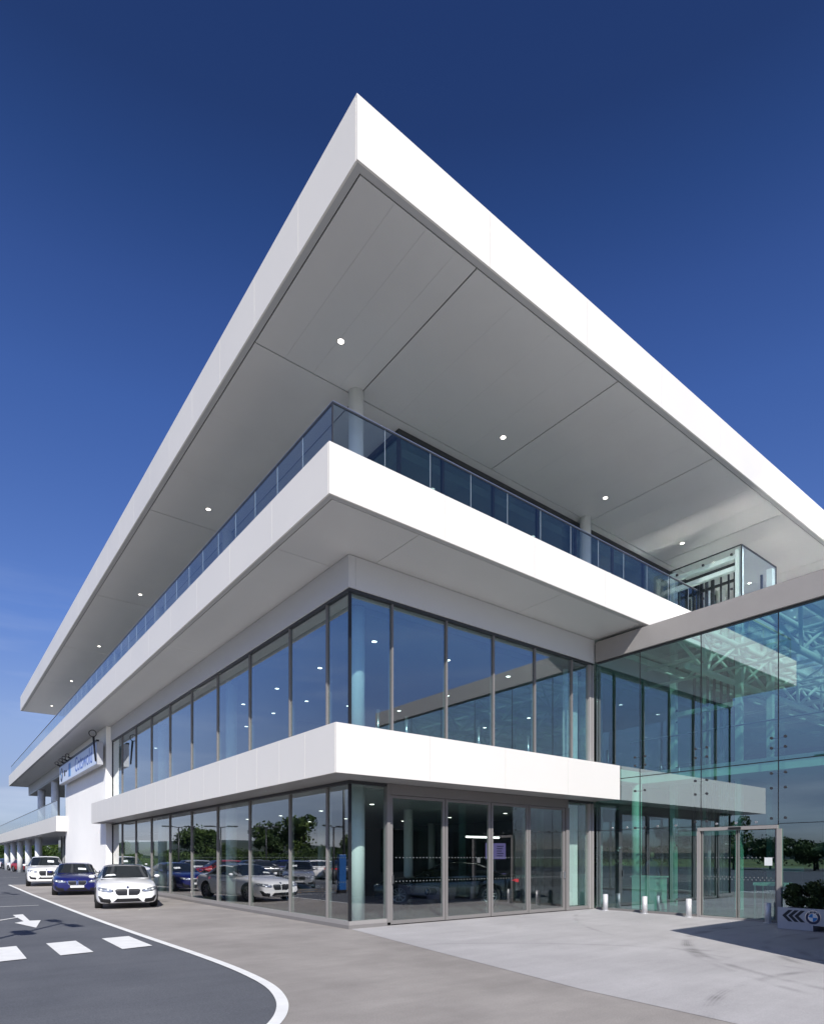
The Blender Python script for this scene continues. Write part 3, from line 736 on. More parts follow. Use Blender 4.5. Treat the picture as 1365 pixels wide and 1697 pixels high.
for k in range(6): box('lift_rail', LX0 + .6, LX0 + .67, -1.8 + k * .17, -1.72 + k * .17, 9.47, 10.8, M['frame_dark'], lift)
for k in range(9): box('frame_bar', LX0 + .24, LX0 + .29, LY0 + .25 + k * .24, LY0 + .25 + k * .24 + (.10 if k % 3 == 0 else .045), 9.47 if LY0 + .25 + k * .24 > -1.95 else 8.4, 10.55, M['frame_dark'], lift)
box('frame_bar', LX0 + .30, LX0 + .36, LY0 + .25, LY1 - .25, 10.30, 10.38, M['frame_dark'], lift); box('frame_bar', LX0 + .30, LX0 + .36, LY0 + .25, LY1 - .25, 10.70, 10.88, M['frame_dark'], lift)
box('frame_bar', LX0 + 1.9, LX0 + 1.96, LY0 + .2, LY0 + .26, 8.4, 10.9, M['frame_dark'], lift)
box('lift_car', LX0 + .6, LX1 - .3, LY0 + .3, LY1 - .4, .1, 2.4, M['wall_in'], lift)

# ------------------------------------------------------------------ off-frame wing on the right, added only to throw the forecourt shadow
blockH = 5.0
tipx, tipy = 5.45, -4.60
wl = blockH / tan(radians(SUN_EL))
wx, wy = tipx - wl * sin(radians(SUN_AZ)), tipy - wl * cos(radians(SUN_AZ))
block = thing('shadow_caster', 'added low flat roofed shadow casting wing across the forecourt right of the view', 'building', (wx, wy, 0))
box('wall', wx, wx + 26, wy - 16, wy, 0, blockH - .3, M['concrete'], block)
box('roof', wx - .0, wx + 26, wy - 16, wy + .0, blockH - .298, blockH, M['fascia'], block)
for k in range(7): box('window', wx + 2 + k * 3, wx + 4 + k * 3, wy + .002, wy + .03, 1, 2.8, M['car_glass'], block)

# ------------------------------------------------------------------ trees, hills
def crown_mesh(seed, lobes, n, leaf, m, R=(2.6, 2.6, 2.4), zc=4.2, zmin=.5):
    rnd = random.Random(seed); bm = bmesh.new()
    L = [(Vector((0, 0, zc)), Vector(R))]
    for _ in range(lobes):
        a = rnd.uniform(0, 2 * pi); rr = rnd.uniform(.4, .95)
        L.append((Vector((cos(a) * R[0] * rr, sin(a) * R[1] * rr, zc + rnd.uniform(-.55, .75) * R[2])), Vector(R) * rnd.uniform(.28, .5)))
    for i in range(n):
        c, r = L[rnd.randrange(len(L))]
        v = Vector((rnd.gauss(0, 1), rnd.gauss(0, 1), rnd.gauss(0, 1))).normalized() * (rnd.uniform(.55, 1.04))
        p = c + Vector((v.x * r.x, v.y * r.y, v.z * r.z))
        if p.z < zmin: continue
        u = Vector((rnd.gauss(0, 1), rnd.gauss(0, 1), rnd.gauss(0, 1))).normalized(); w = u.orthogonal().normalized(); u2 = u.cross(w)
        s = leaf * rnd.uniform(.6, 1.3)
        vs_ = [bm.verts.new(p + w * s), bm.verts.new(p + u2 * s * .7), bm.verts.new(p - w * s), bm.verts.new(p - u2 * s * .7)]
        bm.faces.new(vs_)
    me = bpy.data.meshes.new('crown_leaves'); bm.to_mesh(me); bm.free(); me.materials.append(m); return me
def trunk_mesh(seed, h=3.6):
    rnd = random.Random(seed); bm = bmesh.new()
    bmcyl(bm, (0, 0, 0), (.1, 0, h * .6), .2, 8, .14); bmcyl(bm, (.1, 0, h * .58), (.05, .1, h * 1.25), .14, 8, .05)
    for k in range(5):
        a = rnd.uniform(0, 6.3); bmcyl(bm, (.1, 0, h * rnd.uniform(.45, .8)), (cos(a) * 1.5, sin(a) * 1.5, h * rnd.uniform(1.05, 1.4)), .07, 6, .02)
    me = bpy.data.meshes.new('trunk_wood'); bm.to_mesh(me); bm.free(); me.materials.append(M['bark']); return me
TV = [(crown_mesh(1, 7, 2600, .17, M['leaf']), trunk_mesh(1)), (crown_mesh(2, 9, 2800, .17, M['leaf2'], (3.0, 2.8, 2.2), 3.9), trunk_mesh(2)), (crown_mesh(3, 6, 2400, .16, M['leaf'], (2.3, 2.3, 3.0), 4.3), trunk_mesh(3)),
      (crown_mesh(4, 9, 2600, .2, M['leaf2'], (3.6, 3.0, 1.9), 2.4), trunk_mesh(4, 2.0))]
def tree(x, y, s, v, label, group, name='tree', sz=None):
    t = thing(name, label, 'tree', (x, y, -.01), group, rz=random.uniform(0, 6.28)); t.scale = (s, s, sz or s)
    for nm, me in (('trunk', TV[v][1]), ('crown', TV[v][0])):
        o = bpy.data.objects.new(nm, me); COL.objects.link(o); o.parent = t
    return t
rnd = random.Random(5)
# row seen at the left horizon
for k in range(15):
    px = -25 + k * 11 + rnd.uniform(-3, 3); d = gz(px, 1421 + 1675 / rnd.uniform(118, 150))
    tree(d.x, d.y, rnd.uniform(.80, 1.08), (0, 2, 1, 0, 3)[k % 5], 'leafy green tree in the far row beyond the parked cars and thin columns', 'trees at the left horizon')
for k in range(12):
    tree(-22 + k * 6.2 + rnd.uniform(-1, 1), 108 + rnd.uniform(-3, 3), rnd.uniform(.5, .75), 3, 'low bushy tree at the foot of the far tree row', 'bushes at the left horizon', 'bush_tree')
# car park side, mirrored in the glazing: (photo px, distance m, scale)
def mir(px, dist):
    p = CAM + ray(px, 1421) * dist; return (-p.x, p.y)
for (px, dd, s, v) in ((322, 74, .92, 1), (335, 76, .8, 0), (466, 74, 1.0, 1), (490, 74, 1.0, 0), (448, 70, .72, 1), (515, 72, .66, 3), (300, 80, .6, 3), (350, 80, .62, 1), (375, 82, .55, 3), (400, 80, .5, 1), (425, 78, .55, 3), (545, 70, .48, 3), (570, 70, .46, 1), (270, 86, .56, 3), (245, 88, .5, 1), (222, 92, .55, 3), (205, 95, .6, 0), (600, 66, .5, 3)):
    x, y = mir(px, dd); tree(x, y, s, v, 'dark leafy tree at the car park edge, seen mirrored in the left glazing', 'trees mirrored in the showroom glass')
for k in range(38):
    x, y = mir(190 + k * 11.5, 64 + rnd.uniform(-2, 6)); tree(x, y, rnd.uniform(.40, .52), 3, 'low hedge tree behind the car park, seen mirrored in the left glazing', 'hedge trees mirrored in the showroom glass', 'hedge_tree')
for k in range(16):
    tree(42 + rnd.uniform(-3, 3), -20 + k * 5.5, rnd.uniform(.7, 1.2), k % 4, 'green tree behind the showroom, glimpsed through the ground floor', 'trees behind the showroom')
for k in range(16):
    tree(35 + rnd.uniform(-.6, .6), 6 + k * 2.6, rnd.uniform(.6, .8), 3, 'low dense bush just behind the showroom back windows', 'bushes behind the showroom', 'bush_tree')
for k in range(26):
    tree(-63 + rnd.uniform(-4, 4), -14 + k * 4.8, rnd.uniform(.72, 1.0), (1, 0, 3, 1, 2)[k % 5], 'dark tree along the far edge of the car park, seen only mirrored', 'trees along the car park edge')
    tree(-60 + rnd.uniform(-1, 1), -16 + k * 4.8, rnd.uniform(.7, .9), 3, 'low bushy tree along the far edge of the car park, seen only mirrored', 'bushes along the car park edge', 'bush_tree')
for k in range(10):
    tree(8 + k * 7, -62 + rnd.uniform(-4, 4), rnd.uniform(.9, 1.3), k % 3, 'green tree across the forecourt, seen only as a reflection', 'trees across the forecourt')
def hill(name, x0, y0, x1, y1, hmax, dep, seed):
    rn = random.Random(seed); bm = bmesh.new(); N = 48; rows = []
    d = Vector((x1 - x0, y1 - y0)); nn = Vector((d.y, -d.x)).normalized()
    ph = [rn.uniform(0, 6) for _ in range(4)]
    for i in range(N + 1):
        t = i / N; h = hmax * (.55 + .25 * sin(t * 5 + ph[0]) + .12 * sin(t * 13 + ph[1]) + .06 * sin(t * 29 + ph[2])) * min(1, 4 * t, 4 * (1 - t)) ** .5
        b = Vector((x0, y0)) + d * t; r = []
        for j, f in enumerate((0, .35, .8, 1, .8, 0)):
            q = b + nn * dep * (j / 5); r.append(bm.verts.new((q.x, q.y, h * f - .5)))
        rows.append(r)
    for i in range(N):
        for j in range(5): bm.faces.new((rows[i][j], rows[i + 1][j], rows[i + 1][j + 1], rows[i][j + 1]))
    bmesh.ops.recalc_face_normals(bm, faces=bm.faces[:])
    return tag(fin(bm, name, M['hill'], smooth=True), kind='structure')
hill('hill', -120, 900, -820, 200, 24, -200, 1)
hill('hill', 300, 1000, -250, 980, 10, -150, 2)
hill('hill', -700, 300, -650, -600, 24, -220, 3)
hill('hill', 300, -560, 860, 200, 18, 200, 4)

# ------------------------------------------------------------------ cars
def car_builder(name, label, kind, paint, roofm=None, group=None):
    """local frame: nose at -y, tail at +y, origin on the ground under the centre"""
    K = {'coupe': dict(L=4.67, W=1.87, zs=1.0, top=[.56, .66, .76, .83, .885, .93, .93, .945, .985, 1.0, .98, .90], roof=1.375, cow=1.50, wt=2.22, rt=3.35, dk=4.18, wz=.335),
         'grand': dict(L=4.90, W=1.90, zs=1.0, top=[.56, .66, .76, .83, .88, .92, .92, .94, .97, .98, .96, .90], roof=1.365, cow=1.62, wt=2.35, rt=3.35, dk=4.25, wz=.34),
         'suv': dict(L=4.88, W=1.98, zs=1.0, top=[.78, .90, .99, 1.05, 1.09, 1.13, 1.13, 1.15, 1.17, 1.18, 1.14, 1.05], roof=1.68, cow=1.42, wt=2.05, rt=3.55, dk=4.60, wz=.385),
         'hatch': dict(L=4.35, W=1.78, zs=1.0, top=[.58, .69, .79, .86, .91, .95, .95, .96, .98, .99, .96, .90], roof=1.43, cow=1.30, wt=1.95, rt=3.70, dk=4.22, wz=.32)}[kind]
    L, W = K['L'], K['W']; hw = W / 2
    ysn = [0, .06, .22, .55, .95, K['cow'], 2.3, 3.1, L - .62, L - .28, L - .07, L]
    wn_ = [.74, .84, .925, .975, .99, .995, .985, .99, 1.0, .965, .88, .78]
    zb = [.24, .17, .15, .16, .17, .18, .18, .18, .18, .22, .28, .36]
    if kind == 'suv': zb = [z + .08 for z in zb]
    root = thing(name, label, 'car', (0, 0, 0), group)
    bm = bmesh.new(); prev = None; first = None
    for y, w, zt, b in zip(ysn, wn_, K['top'], zb):
        h = zt - b; w = w * hw
        half = [(0, b), (.6 * w, b), (.90 * w, b + .01), (.985 * w, b + .10), (1.0 * w, b + .42 * h), (.985 * w, b + .66 * h), (.95 * w, b + .84 * h), (.86 * w, b + .955 * h), (.5 * w, zt + .012), (0, zt + .022)]
        pts = half + [(-x, z) for x, z in half[-2:0:-1]]
        ring = [bm.verts.new((x, y - L / 2, z)) for x, z in pts]
        if prev:
            for i in range(len(ring)): bm.faces.new((prev[i], prev[(i + 1) % len(ring)], ring[(i + 1) % len(ring)], ring[i]))
        else: first = ring
        prev = ring
    bm.faces.new(first[::-1]); bm.faces.new(prev)
    bmesh.ops.recalc_face_normals(bm, faces=bm.faces[:])
    me = bpy.data.meshes.new('car_body'); bm.to_mesh(me); bm.free(); me.materials.append(paint); me.materials.append(M['black'])
    tmp = bpy.data.objects.new('tmp', me); COL.objects.link(tmp)
    sb = tmp.modifiers.new('s', 'SUBSURF'); sb.levels = 2; sb.render_levels = 2
    wr = K['wz']; fy, ry = -L / 2 + .86, L / 2 - (.95 if kind != 'hatch' else .78)
    cb = bmesh.new()
    for yy in (fy, ry):
        for s in (-1, 1):
            bmcyl(cb, (s * (hw - .26), yy, wr), (s * (hw + .2), yy, wr), wr + .045, 28)
    cm = bpy.data.meshes.new('cut'); cb.to_mesh(cm); cb.free(); cm.materials.append(M['black'])
    cut = bpy.data.objects.new('cut', cm); COL.objects.link(cut)
    bo = tmp.modifiers.new('b', 'BOOLEAN'); bo.object = cut; bo.operation = 'DIFFERENCE'; bo.solver = 'EXACT'; bo.material_mode = 'TRANSFER'
    dg = bpy.context.evaluated_depsgraph_get(); dg.update()
    bme = bpy.data.meshes.new_from_object(tmp.evaluated_get(dg))
    bpy.data.objects.remove(tmp); bpy.data.objects.remove(cut)
    for p in bme.polygons: p.use_smooth = p.material_index == 0
    body = link('body', bme, root, world=False)
    bvh = BVHTree.FromPolygons([v.co.copy() for v in bme.vertices], [tuple(p.vertices) for p in bme.polygons])
    # greenhouse
    belt = K['top'][5] - .03; rf = K['roof']
    st = [(K['cow'] - .12, belt, .80 * hw, .74 * hw, belt + .015), (K['wt'], belt, .92 * hw, .665 * hw, rf - .045), ((K['wt'] + K['rt']) / 2, belt, .93 * hw, .655 * hw, rf), (K['rt'], belt + .02, .91 * hw, .635 * hw, rf - .05), (K['dk'], belt + .03, .80 * hw, .60 * hw, belt + .075)]
    def sec(i):
        y, bz, wb, wt_, zt = st[i]; y -= L / 2
        d = zt - bz
        hf = [(wb, bz - .03), (wb * .995, bz + .1 * d), (wb + (wt_ - wb) * .62, bz + .62 * d), (wt_ + .02, bz + .90 * d), (wt_ * .86, bz + .985 * d), (wt_ * .45, zt + .008 * (d > .2)), (0, zt + .014 * (d > .2))]
        return [Vector((x, y, z)) for x, z in hf] + [Vector((-x, y, z)) for x, z in hf[-2::-1]]
    bm = bmesh.new(); prev = None
    for i in range(5):
        ring = [bm.verts.new(v) for v in sec(i)]
        if prev:
            for k in range(len(ring) - 1):
                f = bm.faces.new((prev[k], prev[k + 1], ring[k + 1], ring[k]))
                f.material_index = 1 if (i in (2, 3) and 3 <= k <= 8) else 0
        prev = ring
    bmesh.ops.recalc_face_normals(bm, faces=bm.faces[:])
    cab = fin(bm, 'cabin', [paint, roofm or paint], root, world=False, smooth=True)
    def patch(nm, i, ks, u0, u1, v0, v1, m, off=.006):
        A, B = sec(i), sec(i + 1); bm = bmesh.new(); g = []
        nk = len(ks)
        for uu in range(5):
            u = u0 + (u1 - u0) * uu / 4; row = []
            for vv in range(nk * 2 - 1):
                fidx = v0 + (v1 - v0) * vv / (nk * 2 - 2)
                f = ks[0] + fidx * (nk - 1); k0 = min(int(f), len(A) - 2); t = f - k0
                pa = A[k0].lerp(A[k0 + 1], t); pb = B[k0].lerp(B[k0 + 1], t)
                row.append(pa.lerp(pb, u))
            g.append(row)
        cen = Vector((0, g[2][0].y, .7))
        V = []
        for r in range(5):
            vr = []
            for c in range(len(g[0])):
                r0, r1 = max(r - 1, 0), min(r + 1, 4); c0, c1 = max(c - 1, 0), min(c + 1, len(g[0]) - 1)
                nrm = (g[r1][c] - g[r0][c]).cross(g[r][c1] - g[r][c0]).normalized()
                if nrm.dot(g[r][c] - cen) < 0: nrm = -nrm
                vr.append(bm.verts.new(g[r][c] + nrm * off))
            V.append(vr)
        for r in range(4):
            for c in range(len(V[0]) - 1): bm.faces.new((V[r][c], V[r][c + 1], V[r + 1][c + 1], V[r + 1][c]))
        bmesh.ops.recalc_face_normals(bm, faces=bm.faces[:])
        return fin(bm, nm, m, cab, world=False, smooth=True)
    patch('windscreen', 0, list(range(2, 11)), .05, .97, .10, .90, M['car_glass'], .008)
    patch('rear_window', 3, list(range(2, 11)), .06, .85, .12, .88, M['car_glass'], .008)
    for (i, u0, u1) in ((0, .35, 1.0), (1, 0, 1.0), (2, 0, 1.0), (3, 0, .5)):
        for ks in ([1, 2, 3], [9, 10, 11]):
            patch('side_window', i, ks, u0, u1, .0 if ks[0] == 1 else .15, .85 if ks[0] == 1 else 1.0, M['car_glass'], .004)
    # details projected on to the nose / tail
    def proj(nm, poly, m, par, front=True, off=.006, tilt=0):
        poly = [Vector((p[0], p[1])) for p in poly]
        # subdivide outline
        out = []
        for a, b in zip(poly, poly[1:] + poly[:1]):
            for k in range(3): out.append(a.lerp(b, k / 3))
        c = sum(out, Vector((0, 0))) / len(out); bm = bmesh.new()
        def hit(q):
            o_ = Vector((q.x, -4 if front else 4, q.y)); d_ = Vector((0, 1 if front else -1, 0))
            h = bvh.ray_cast(o_, d_)
            if h[0] is None: return Vector((q.x, (-L / 2 + .3) if front else (L / 2 - .3), q.y))
            return h[0] + h[1] * off
        rings = [[bm.verts.new(hit(c + (q - c) * s)) for q in out] for s in (1, .66, .33)]
        cv = bm.verts.new(hit(c)); n_ = len(out)
        for a, b in ((rings[0], rings[1]), (rings[1], rings[2])):
            for k in range(n_): bm.faces.new((a[k], a[(k + 1) % n_], b[(k + 1) % n_], b[k]))
        for k in range(n_): bm.faces.new((rings[2][k], rings[2][(k + 1) % n_], cv))
        bmesh.ops.recalc_face_normals(bm, faces=bm.faces[:])
        return fin(bm, nm, m, par, world=False)
    if kind == 'suv': gzc, gh, hl, lo = .74, .12, .84, .47
    else: gzc, gh, hl, lo = .535, .085, .60, .285
    def mirp(p): return [(-x, z) for x, z in p]
    kid = [(.04, gzc - gh), (.035, gzc + gh * .8), (.07, gzc + gh), (.30, gzc + gh), (.35, gzc + gh * .6), (.32, gzc - gh * .5), (.26, gzc - gh)]
    for s, P_ in ((1, kid), (-1, mirp(kid))):
        cx = sum(p[0] for p in P_) / len(P_); cz = sum(p[1] for p in P_) / len(P_)
        g_ = proj('kidney_grille', [(cx + (x - cx) * 1.12, cz + (z - cz) * 1.18) for x, z in P_], M['chrome'] if kind == 'grand' else (M['black']), body, off=.006)
        proj('grille_mesh', P_, M['black'], g_, off=.012)
    hd = [(.40, hl - .055), (.42, hl + .01), (.60, hl + .055), (.80, hl + .085), (.845, hl + .07), (.83, hl + .0), (.70, hl - .05), (.5, hl - .07)]
    hd = [(x * W / 1.87, z) for x, z in hd]
    for P_ in (hd, mirp(hd)):
        cx = sum(p[0] for p in P_) / len(P_); cz = sum(p[1] for p in P_) / len(P_)
        h_ = proj('headlight', P_, M['black'], body, off=.006)
        proj('headlight_lens', [(cx + (x - cx) * .86, cz + (z - cz) * .78) for x, z in P_], M['lamp_glass'], h_, off=.012)
        for q in (-.11, .08):
            lp = [(cx + q + .032 * cos(a * pi / 4), cz + .006 + .026 * sin(a * pi / 4)) for a in range(8)]
            proj('lamp_ring', lp, M['logo_white'], h_, off=.018)
    lg = [(-.42, lo - .06), (-.30, lo + .055), (.30, lo + .055), (.42, lo - .06)]
    proj('lower_grille', lg, M['black'], body)
    sg = [(.47, lo - .05), (.52, lo - .085), (.76, lo - .05), (.83, lo + .13), (.78, lo + .14), (.72, lo + .06), (.50, lo + .04)]
    for P_ in (sg, mirp(sg)): proj('side_intake', P_, M['black'], body)
    spl = [(-.72, .19 if kind != 'suv' else .27), (-.4, .175 if kind != 'suv' else .25), (.4, .175 if kind != 'suv' else .25), (.72, .19 if kind != 'suv' else .27), (.66, .205 if kind != 'suv' else .285), (-.66, .205 if kind != 'suv' else .285)]
    proj('front_splitter', spl, M['black'], body)
    pz = gzc - gh - .07
    pl = proj('number_plate', [(-.26, pz - .045), (-.26, pz + .045), (.26, pz + .045), (.26, pz - .045)], M['plate'], body, off=.014)
    rd = [(.038 * cos(a * pi / 5), gzc + gh + .055 + .034 * sin(a * pi / 5)) for a in range(10)]
    proj('badge', rd, M['sign_navy'], body, off=.012)
    th_ = .80 if kind != 'suv' else .98
    tl = [(.45, th_ - .05), (.47, th_ + .04), (.80, th_ + .05), (.86, th_), (.80, th_ - .06)]
    for P_ in (tl, mirp(tl)): proj('tail_light', P_, M['tail'], body, front=False, off=.008)
    proj('rear_plate', [(-.26, th_ - .10), (-.26, th_), (.26, th_), (.26, th_ - .10)], M['plate'], body, front=False, off=.012)
    proj('rear_diffuser', [(-.7, .33), (-.6, .44), (.6, .44), (.7, .33)], M['black'], body, front=False)
    # mirrors
    for s in (-1, 1):
        bm = bmesh.new(); bmesh.ops.create_uvsphere(bm, u_segments=12, v_segments=8, radius=.5)
        for v in bm.verts: v.co = Vector((v.co.x * .19, v.co.y * .13, v.co.z * .11)) + Vector((s * (hw + .07), K['cow'] + .28 - L / 2, belt + .085))
        mo = fin(bm, 'door_mirror', paint, body, world=False, smooth=True)
        bm = bmesh.new(); bmbox(bm, s * (hw - .06) - .06, s * (hw - .06) + .06, K['cow'] + .25 - L / 2, K['cow'] + .31 - L / 2, belt + .02, belt + .06)
        fin(bm, 'mirror_arm', M['black'], mo, world=False)
    # price card behind the screen
    for nm_, uu in (('price_card', .20),):
        A, B = sec(0), sec(1)
        bm = bmesh.new()
        y0 = K['cow'] + .16 - L / 2; z0 = belt + .17
        sgn = 1 if kind != 'coupe' else -1
        q = [(sgn * .08, y0, z0 - .02), (sgn * .40, y0, z0 - .02), (sgn * .40, y0 + .16, z0 + .13), (sgn * .08, y0 + .16, z0 + .13)]
        if kind == 'coupe': q = [(-.62, y0 - .1, z0 - .09), (-.28, y0 - .1, z0 - .09), (-.34, y0 - .0, z0 - .01), (-.56, y0 - .0, z0 - .01)]
        slope = (B[6] - A[6]).normalized(); nrm = Vector((0, -slope.z, slope.y))
        base = A[6]; vv = []
        for (x_, y_, z_) in q:
            t = (y_ - A[6].y) / (B[6].y - A[6].y); vv.append(bm.verts.new(A[6].lerp(B[6], max(t, .04)) * 1.0 + Vector((x_, 0, -.03 * abs(x_) * 2)) + nrm * .035))
        bm.faces.new(vv); bmesh.ops.recalc_face_normals(bm, faces=bm.faces[:])
        fin(bm, nm_, M['paper'], cab, world=False)
    # wheels
    wm = bmesh.new(); prof = [(wr - .105, -.10), (wr - .02, -.115), (wr, -.085), (wr, .085), (wr - .02, .115), (wr - .105, .10)]
    N = 28; rings = []
    for (r, x) in prof: rings.append([wm.verts.new((x, r * cos(a * 2 * pi / N), r * sin(a * 2 * pi / N))) for a in range(N)])
    for a, b in zip(rings, rings[1:] + rings[:1]):
        for k in range(N): wm.faces.new((a[k], a[(k + 1) % N], b[(k + 1) % N], b[k]))
    for f in wm.faces: f.smooth = True
    bmesh.ops.recalc_face_normals(wm, faces=wm.faces[:])
    tyre = bpy.data.meshes.new('tyre_mesh'); wm.to_mesh(tyre); wm.free(); tyre.materials.append(M['rubber'])
    rm = bmesh.new(); r = wr - .10
    bmcyl(rm, (-.02, 0, 0), (.0, 0, 0), r, 24, mi=1)
    bmcyl(rm, (.05, 0, 0), (.085, 0, 0), .055, 12)
    for k in range(10):
        a = (k // 2) * 2 * pi / 5 + (.16 if k % 2 else -.16); a2 = (k // 2) * 2 * pi / 5 + (.26 if k % 2 else -.26)
        bmcyl(rm, (.068, .03 * cos(a), .03 * sin(a)), (.06, r * cos(a2), r * sin(a2)), .02, 6)
    N2 = 24; ra = [rm.verts.new((.085, r * cos(a * 2 * pi / N2), r * sin(a * 2 * pi / N2))) for a in range(N2)]; rb = [rm.verts.new((.075, (r - .03) * cos(a * 2 * pi / N2), (r - .03) * sin(a * 2 * pi / N2))) for a in range(N2)]
    for k in range(N2): rm.faces.new((ra[k], ra[(k + 1) % N2], rb[(k + 1) % N2], rb[k]))
    rim = bpy.data.meshes.new('rim_mesh'); rm.to_mesh(rim); rm.free(); rim.materials.append(M['rim']); rim.materials.append(M['black'])
    for yy in (fy, ry):
        for s in (-1, 1):
            w_ = link('wheel', tyre, root, (s * (hw - .125), yy, wr), world=False)
            link('rim', rim, w_, (0, 0, 0), world=False, rot=(0, 0, 0 if s > 0 else pi))
    return root, L
def place_front(root, L, px, py, heading_px):
    """front centre on the ground at photo point, long axis towards vanishing px"""
    d = ray(heading_px, 1421); d.z = 0; d.normalize()
    p = gz(px, py); c = p + d * (L / 2)
    rz = math.atan2(d.y, d.x) - pi / 2
    root.location = (c.x, c.y, 0); root.rotation_euler = (0, 0, rz)
coupe, Lc = car_builder('parked_coupe', 'white sports coupe with black roof parked nearest, by the glazing', 'coupe', M['paint_white'], M['carbon'])
place_front(coupe, Lc, 212, 1507, 150)
grand, Lg = car_builder('parked_coupe', 'deep blue coupe parked between the two white cars', 'grand', M['paint_blue'])
place_front(grand, Lg, 128, 1484.5, 95)
suv, Ls = car_builder('parked_suv', 'white sport utility car parked last in line, behind the blue coupe', 'suv', M['paint_white'])
place_front(suv, Ls, 77, 1469.5, 55)
hatch, Lh = car_builder('parked_hatchback', 'silver white hatchback across the road, mirrored in the glazing near the corner', 'hatch', M['paint_silver'])
hx, hy_ = -6.8, 11.5
hx, hy_ = mir(495, 34)
hatch.location = (hx, hy_, 0); hatch.rotation_euler = (0, 0, radians(28))
# far row at the left edge
pw, pbk, pbl, prd, pgr = 'white_car_paint', 'black', 'blue', 'red', 'grey'
SW = lambda m: {'silver_car_paint': m}
far = [(-6, 96, M['paint_white'], 'white hatchback at the far left end of the distant row', -1), (6, 92, M['paint_grey'], 'grey hatchback in the distant row, second from the left', -1), (15, 88, M['paint_white'], 'white hatchback in the distant row behind the second thin column', -1),
       (25, 84, M['paint_black'], 'black hatchback in the distant row beneath the terrace', -1), (35, 76, M['paint_white'], 'white hatchback in the distant row, nearest the white sport utility car', -1), (46, 70, M['paint_red'], 'dark red hatchback half hidden behind the white sport utility car', -1)]
for (px, dd, m_, lb, _) in far:
    p = CAM + ray(px, 1421) * dd
    tag_copy(hatch, (p.x, p.y, 0), radians(20 + rnd.uniform(-4, 4)), lb, 'distant parked cars', SW(m_))
# car park rows mirrored in the glass
cols_ = [('paint_white', 'white'), ('paint_grey', 'grey'), ('paint_blue', 'blue'), ('paint_black', 'black'), ('paint_white', 'white'), ('paint_silver', 'silver'), ('paint_red', 'red'), ('paint_grey', 'grey')]
for k in range(16):
    x, y = mir(212 + k * 25, (66 if k < 5 else 46) + (k % 3) * 1.0)
    mk, cn_ = cols_[k % 8]
    tag_copy(hatch, (x, y, 0), radians(90 + rnd.uniform(-5, 5)) + (pi if k % 2 else 0), '%s car in the car park row mirrored in the left glazing' % cn_, 'cars mirrored in the showroom glass', SW(M[mk]))
# cars inside
inner = tag_copy(coupe, (5.9, 3.5, .10), radians(-131), 'black saloon with red tail lights inside the showroom behind the doors', 'cars on show inside', {'white_car_paint': M['paint_black'], 'carbon_roof': M['paint_black']})
inner['category'] = 'car'; inner.name = 'display_car'
inner2 = tag_copy(coupe, (1.9, 8.0, .10), radians(25), 'black car on show inside near the corner column', 'cars on show inside', {'white_car_paint': M['paint_black'], 'carbon_roof': M['paint_black']}); inner2.name = 'display_car'
inner3 = tag_copy(suv, (5.6, 14.5, .10), radians(10), 'dark blue car on show deep inside the showroom', 'cars on show inside', {'white_car_paint': M['paint_blue']}); inner3.name = 'display_car'

# ------------------------------------------------------------------ lamp posts
def lamp_post(name, label, x, y, H, rz=0, group=None):
    t = thing(name, label, 'lamp post', (x, y, 0), group, rz)
    bm = bmesh.new(); bmcyl(bm, (0, 0, 0), (0, 0, H), .07, 12, .045); bmcyl(bm, (0, 0, 0), (0, 0, .9), .095, 12)
    fin(bm, 'pole', M['frame_dark'], t, world=False)
    for s in (-1, 1):
        bm = bmesh.new(); bmcyl(bm, (0, 0, H - .04), (s * .45, 0, H + .03), .03, 8)
        fin(bm, 'arm', M['frame_dark'], t, world=False)
        bm = bmesh.new(); bmbox(bm, s * .8 - .36, s * .8 + .36, -.12, .12, H + .01, H + .09)
        h_ = fin(bm, 'lamp_head', M['frame_dark'], t, world=False)
        bm = bmesh.new(); bmbox(bm, s * .8 - .28, s * .8 + .28, -.09, .09, H - .002, H + .009)
        fin(bm, 'lamp_lens', M['lamp_glass'], h_, world=False)
    return t
H1 = 6.6; l1 = H1 / tan(radians(SUN_EL))
lp = lamp_post('lamp_post', 'tall dark twin headed lamp post left of the view, casting the arrow like shadow', -4.95 - l1 * sin(radians(SUN_AZ)), 5.4 - l1 * cos(radians(SUN_AZ)), H1, radians(97))
bm = bmesh.new(); bmbox(bm, -.45, .45, -.13, .13, 4.85, 5.0); bmcyl(bm, (0, 0, 4.8), (0, 0, 5.05), .12, 10)
fin(bm, 'camera_bracket', M['frame_dark'], lp, world=False)
lp2 = lamp_post('lamp_post', 'tall dark twin headed lamp post beside the road, further off', -4.45 - l1 * sin(radians(SUN_AZ)) - .3, 20.9 - l1 * cos(radians(SUN_AZ)), H1, radians(97))
for (px, dd, lb) in ((296, 46, 'far twin headed lamp post mirrored at left of the big tree'), (366, 44, 'twin headed lamp post mirrored right of the big tree'), (553, 38, 'twin headed lamp post mirrored near the corner'), (441, 52, 'distant twin headed lamp post mirrored beside the tree crown')):
    x, y = mir(px, dd); lamp_post('lamp_post', lb, x, y, 1.63 + 50 / 1027.5 * dd, radians(rnd.uniform(-40, 40)), 'lamp posts mirrored in the glass')
x, y = mir(566, 28)
t = thing('charging_totem', 'blue charging totem across the road, mirrored at the glazed corner', 'totem', (x, y, 0))
box('totem_panel', x - .18, x + .18, y - .1, y + .1, .15, 1.75, M['totem_blue'], t, .02); box('totem_base', x - .2, x + .2, y - .12, y + .12, 0, .15, M['black'], t)
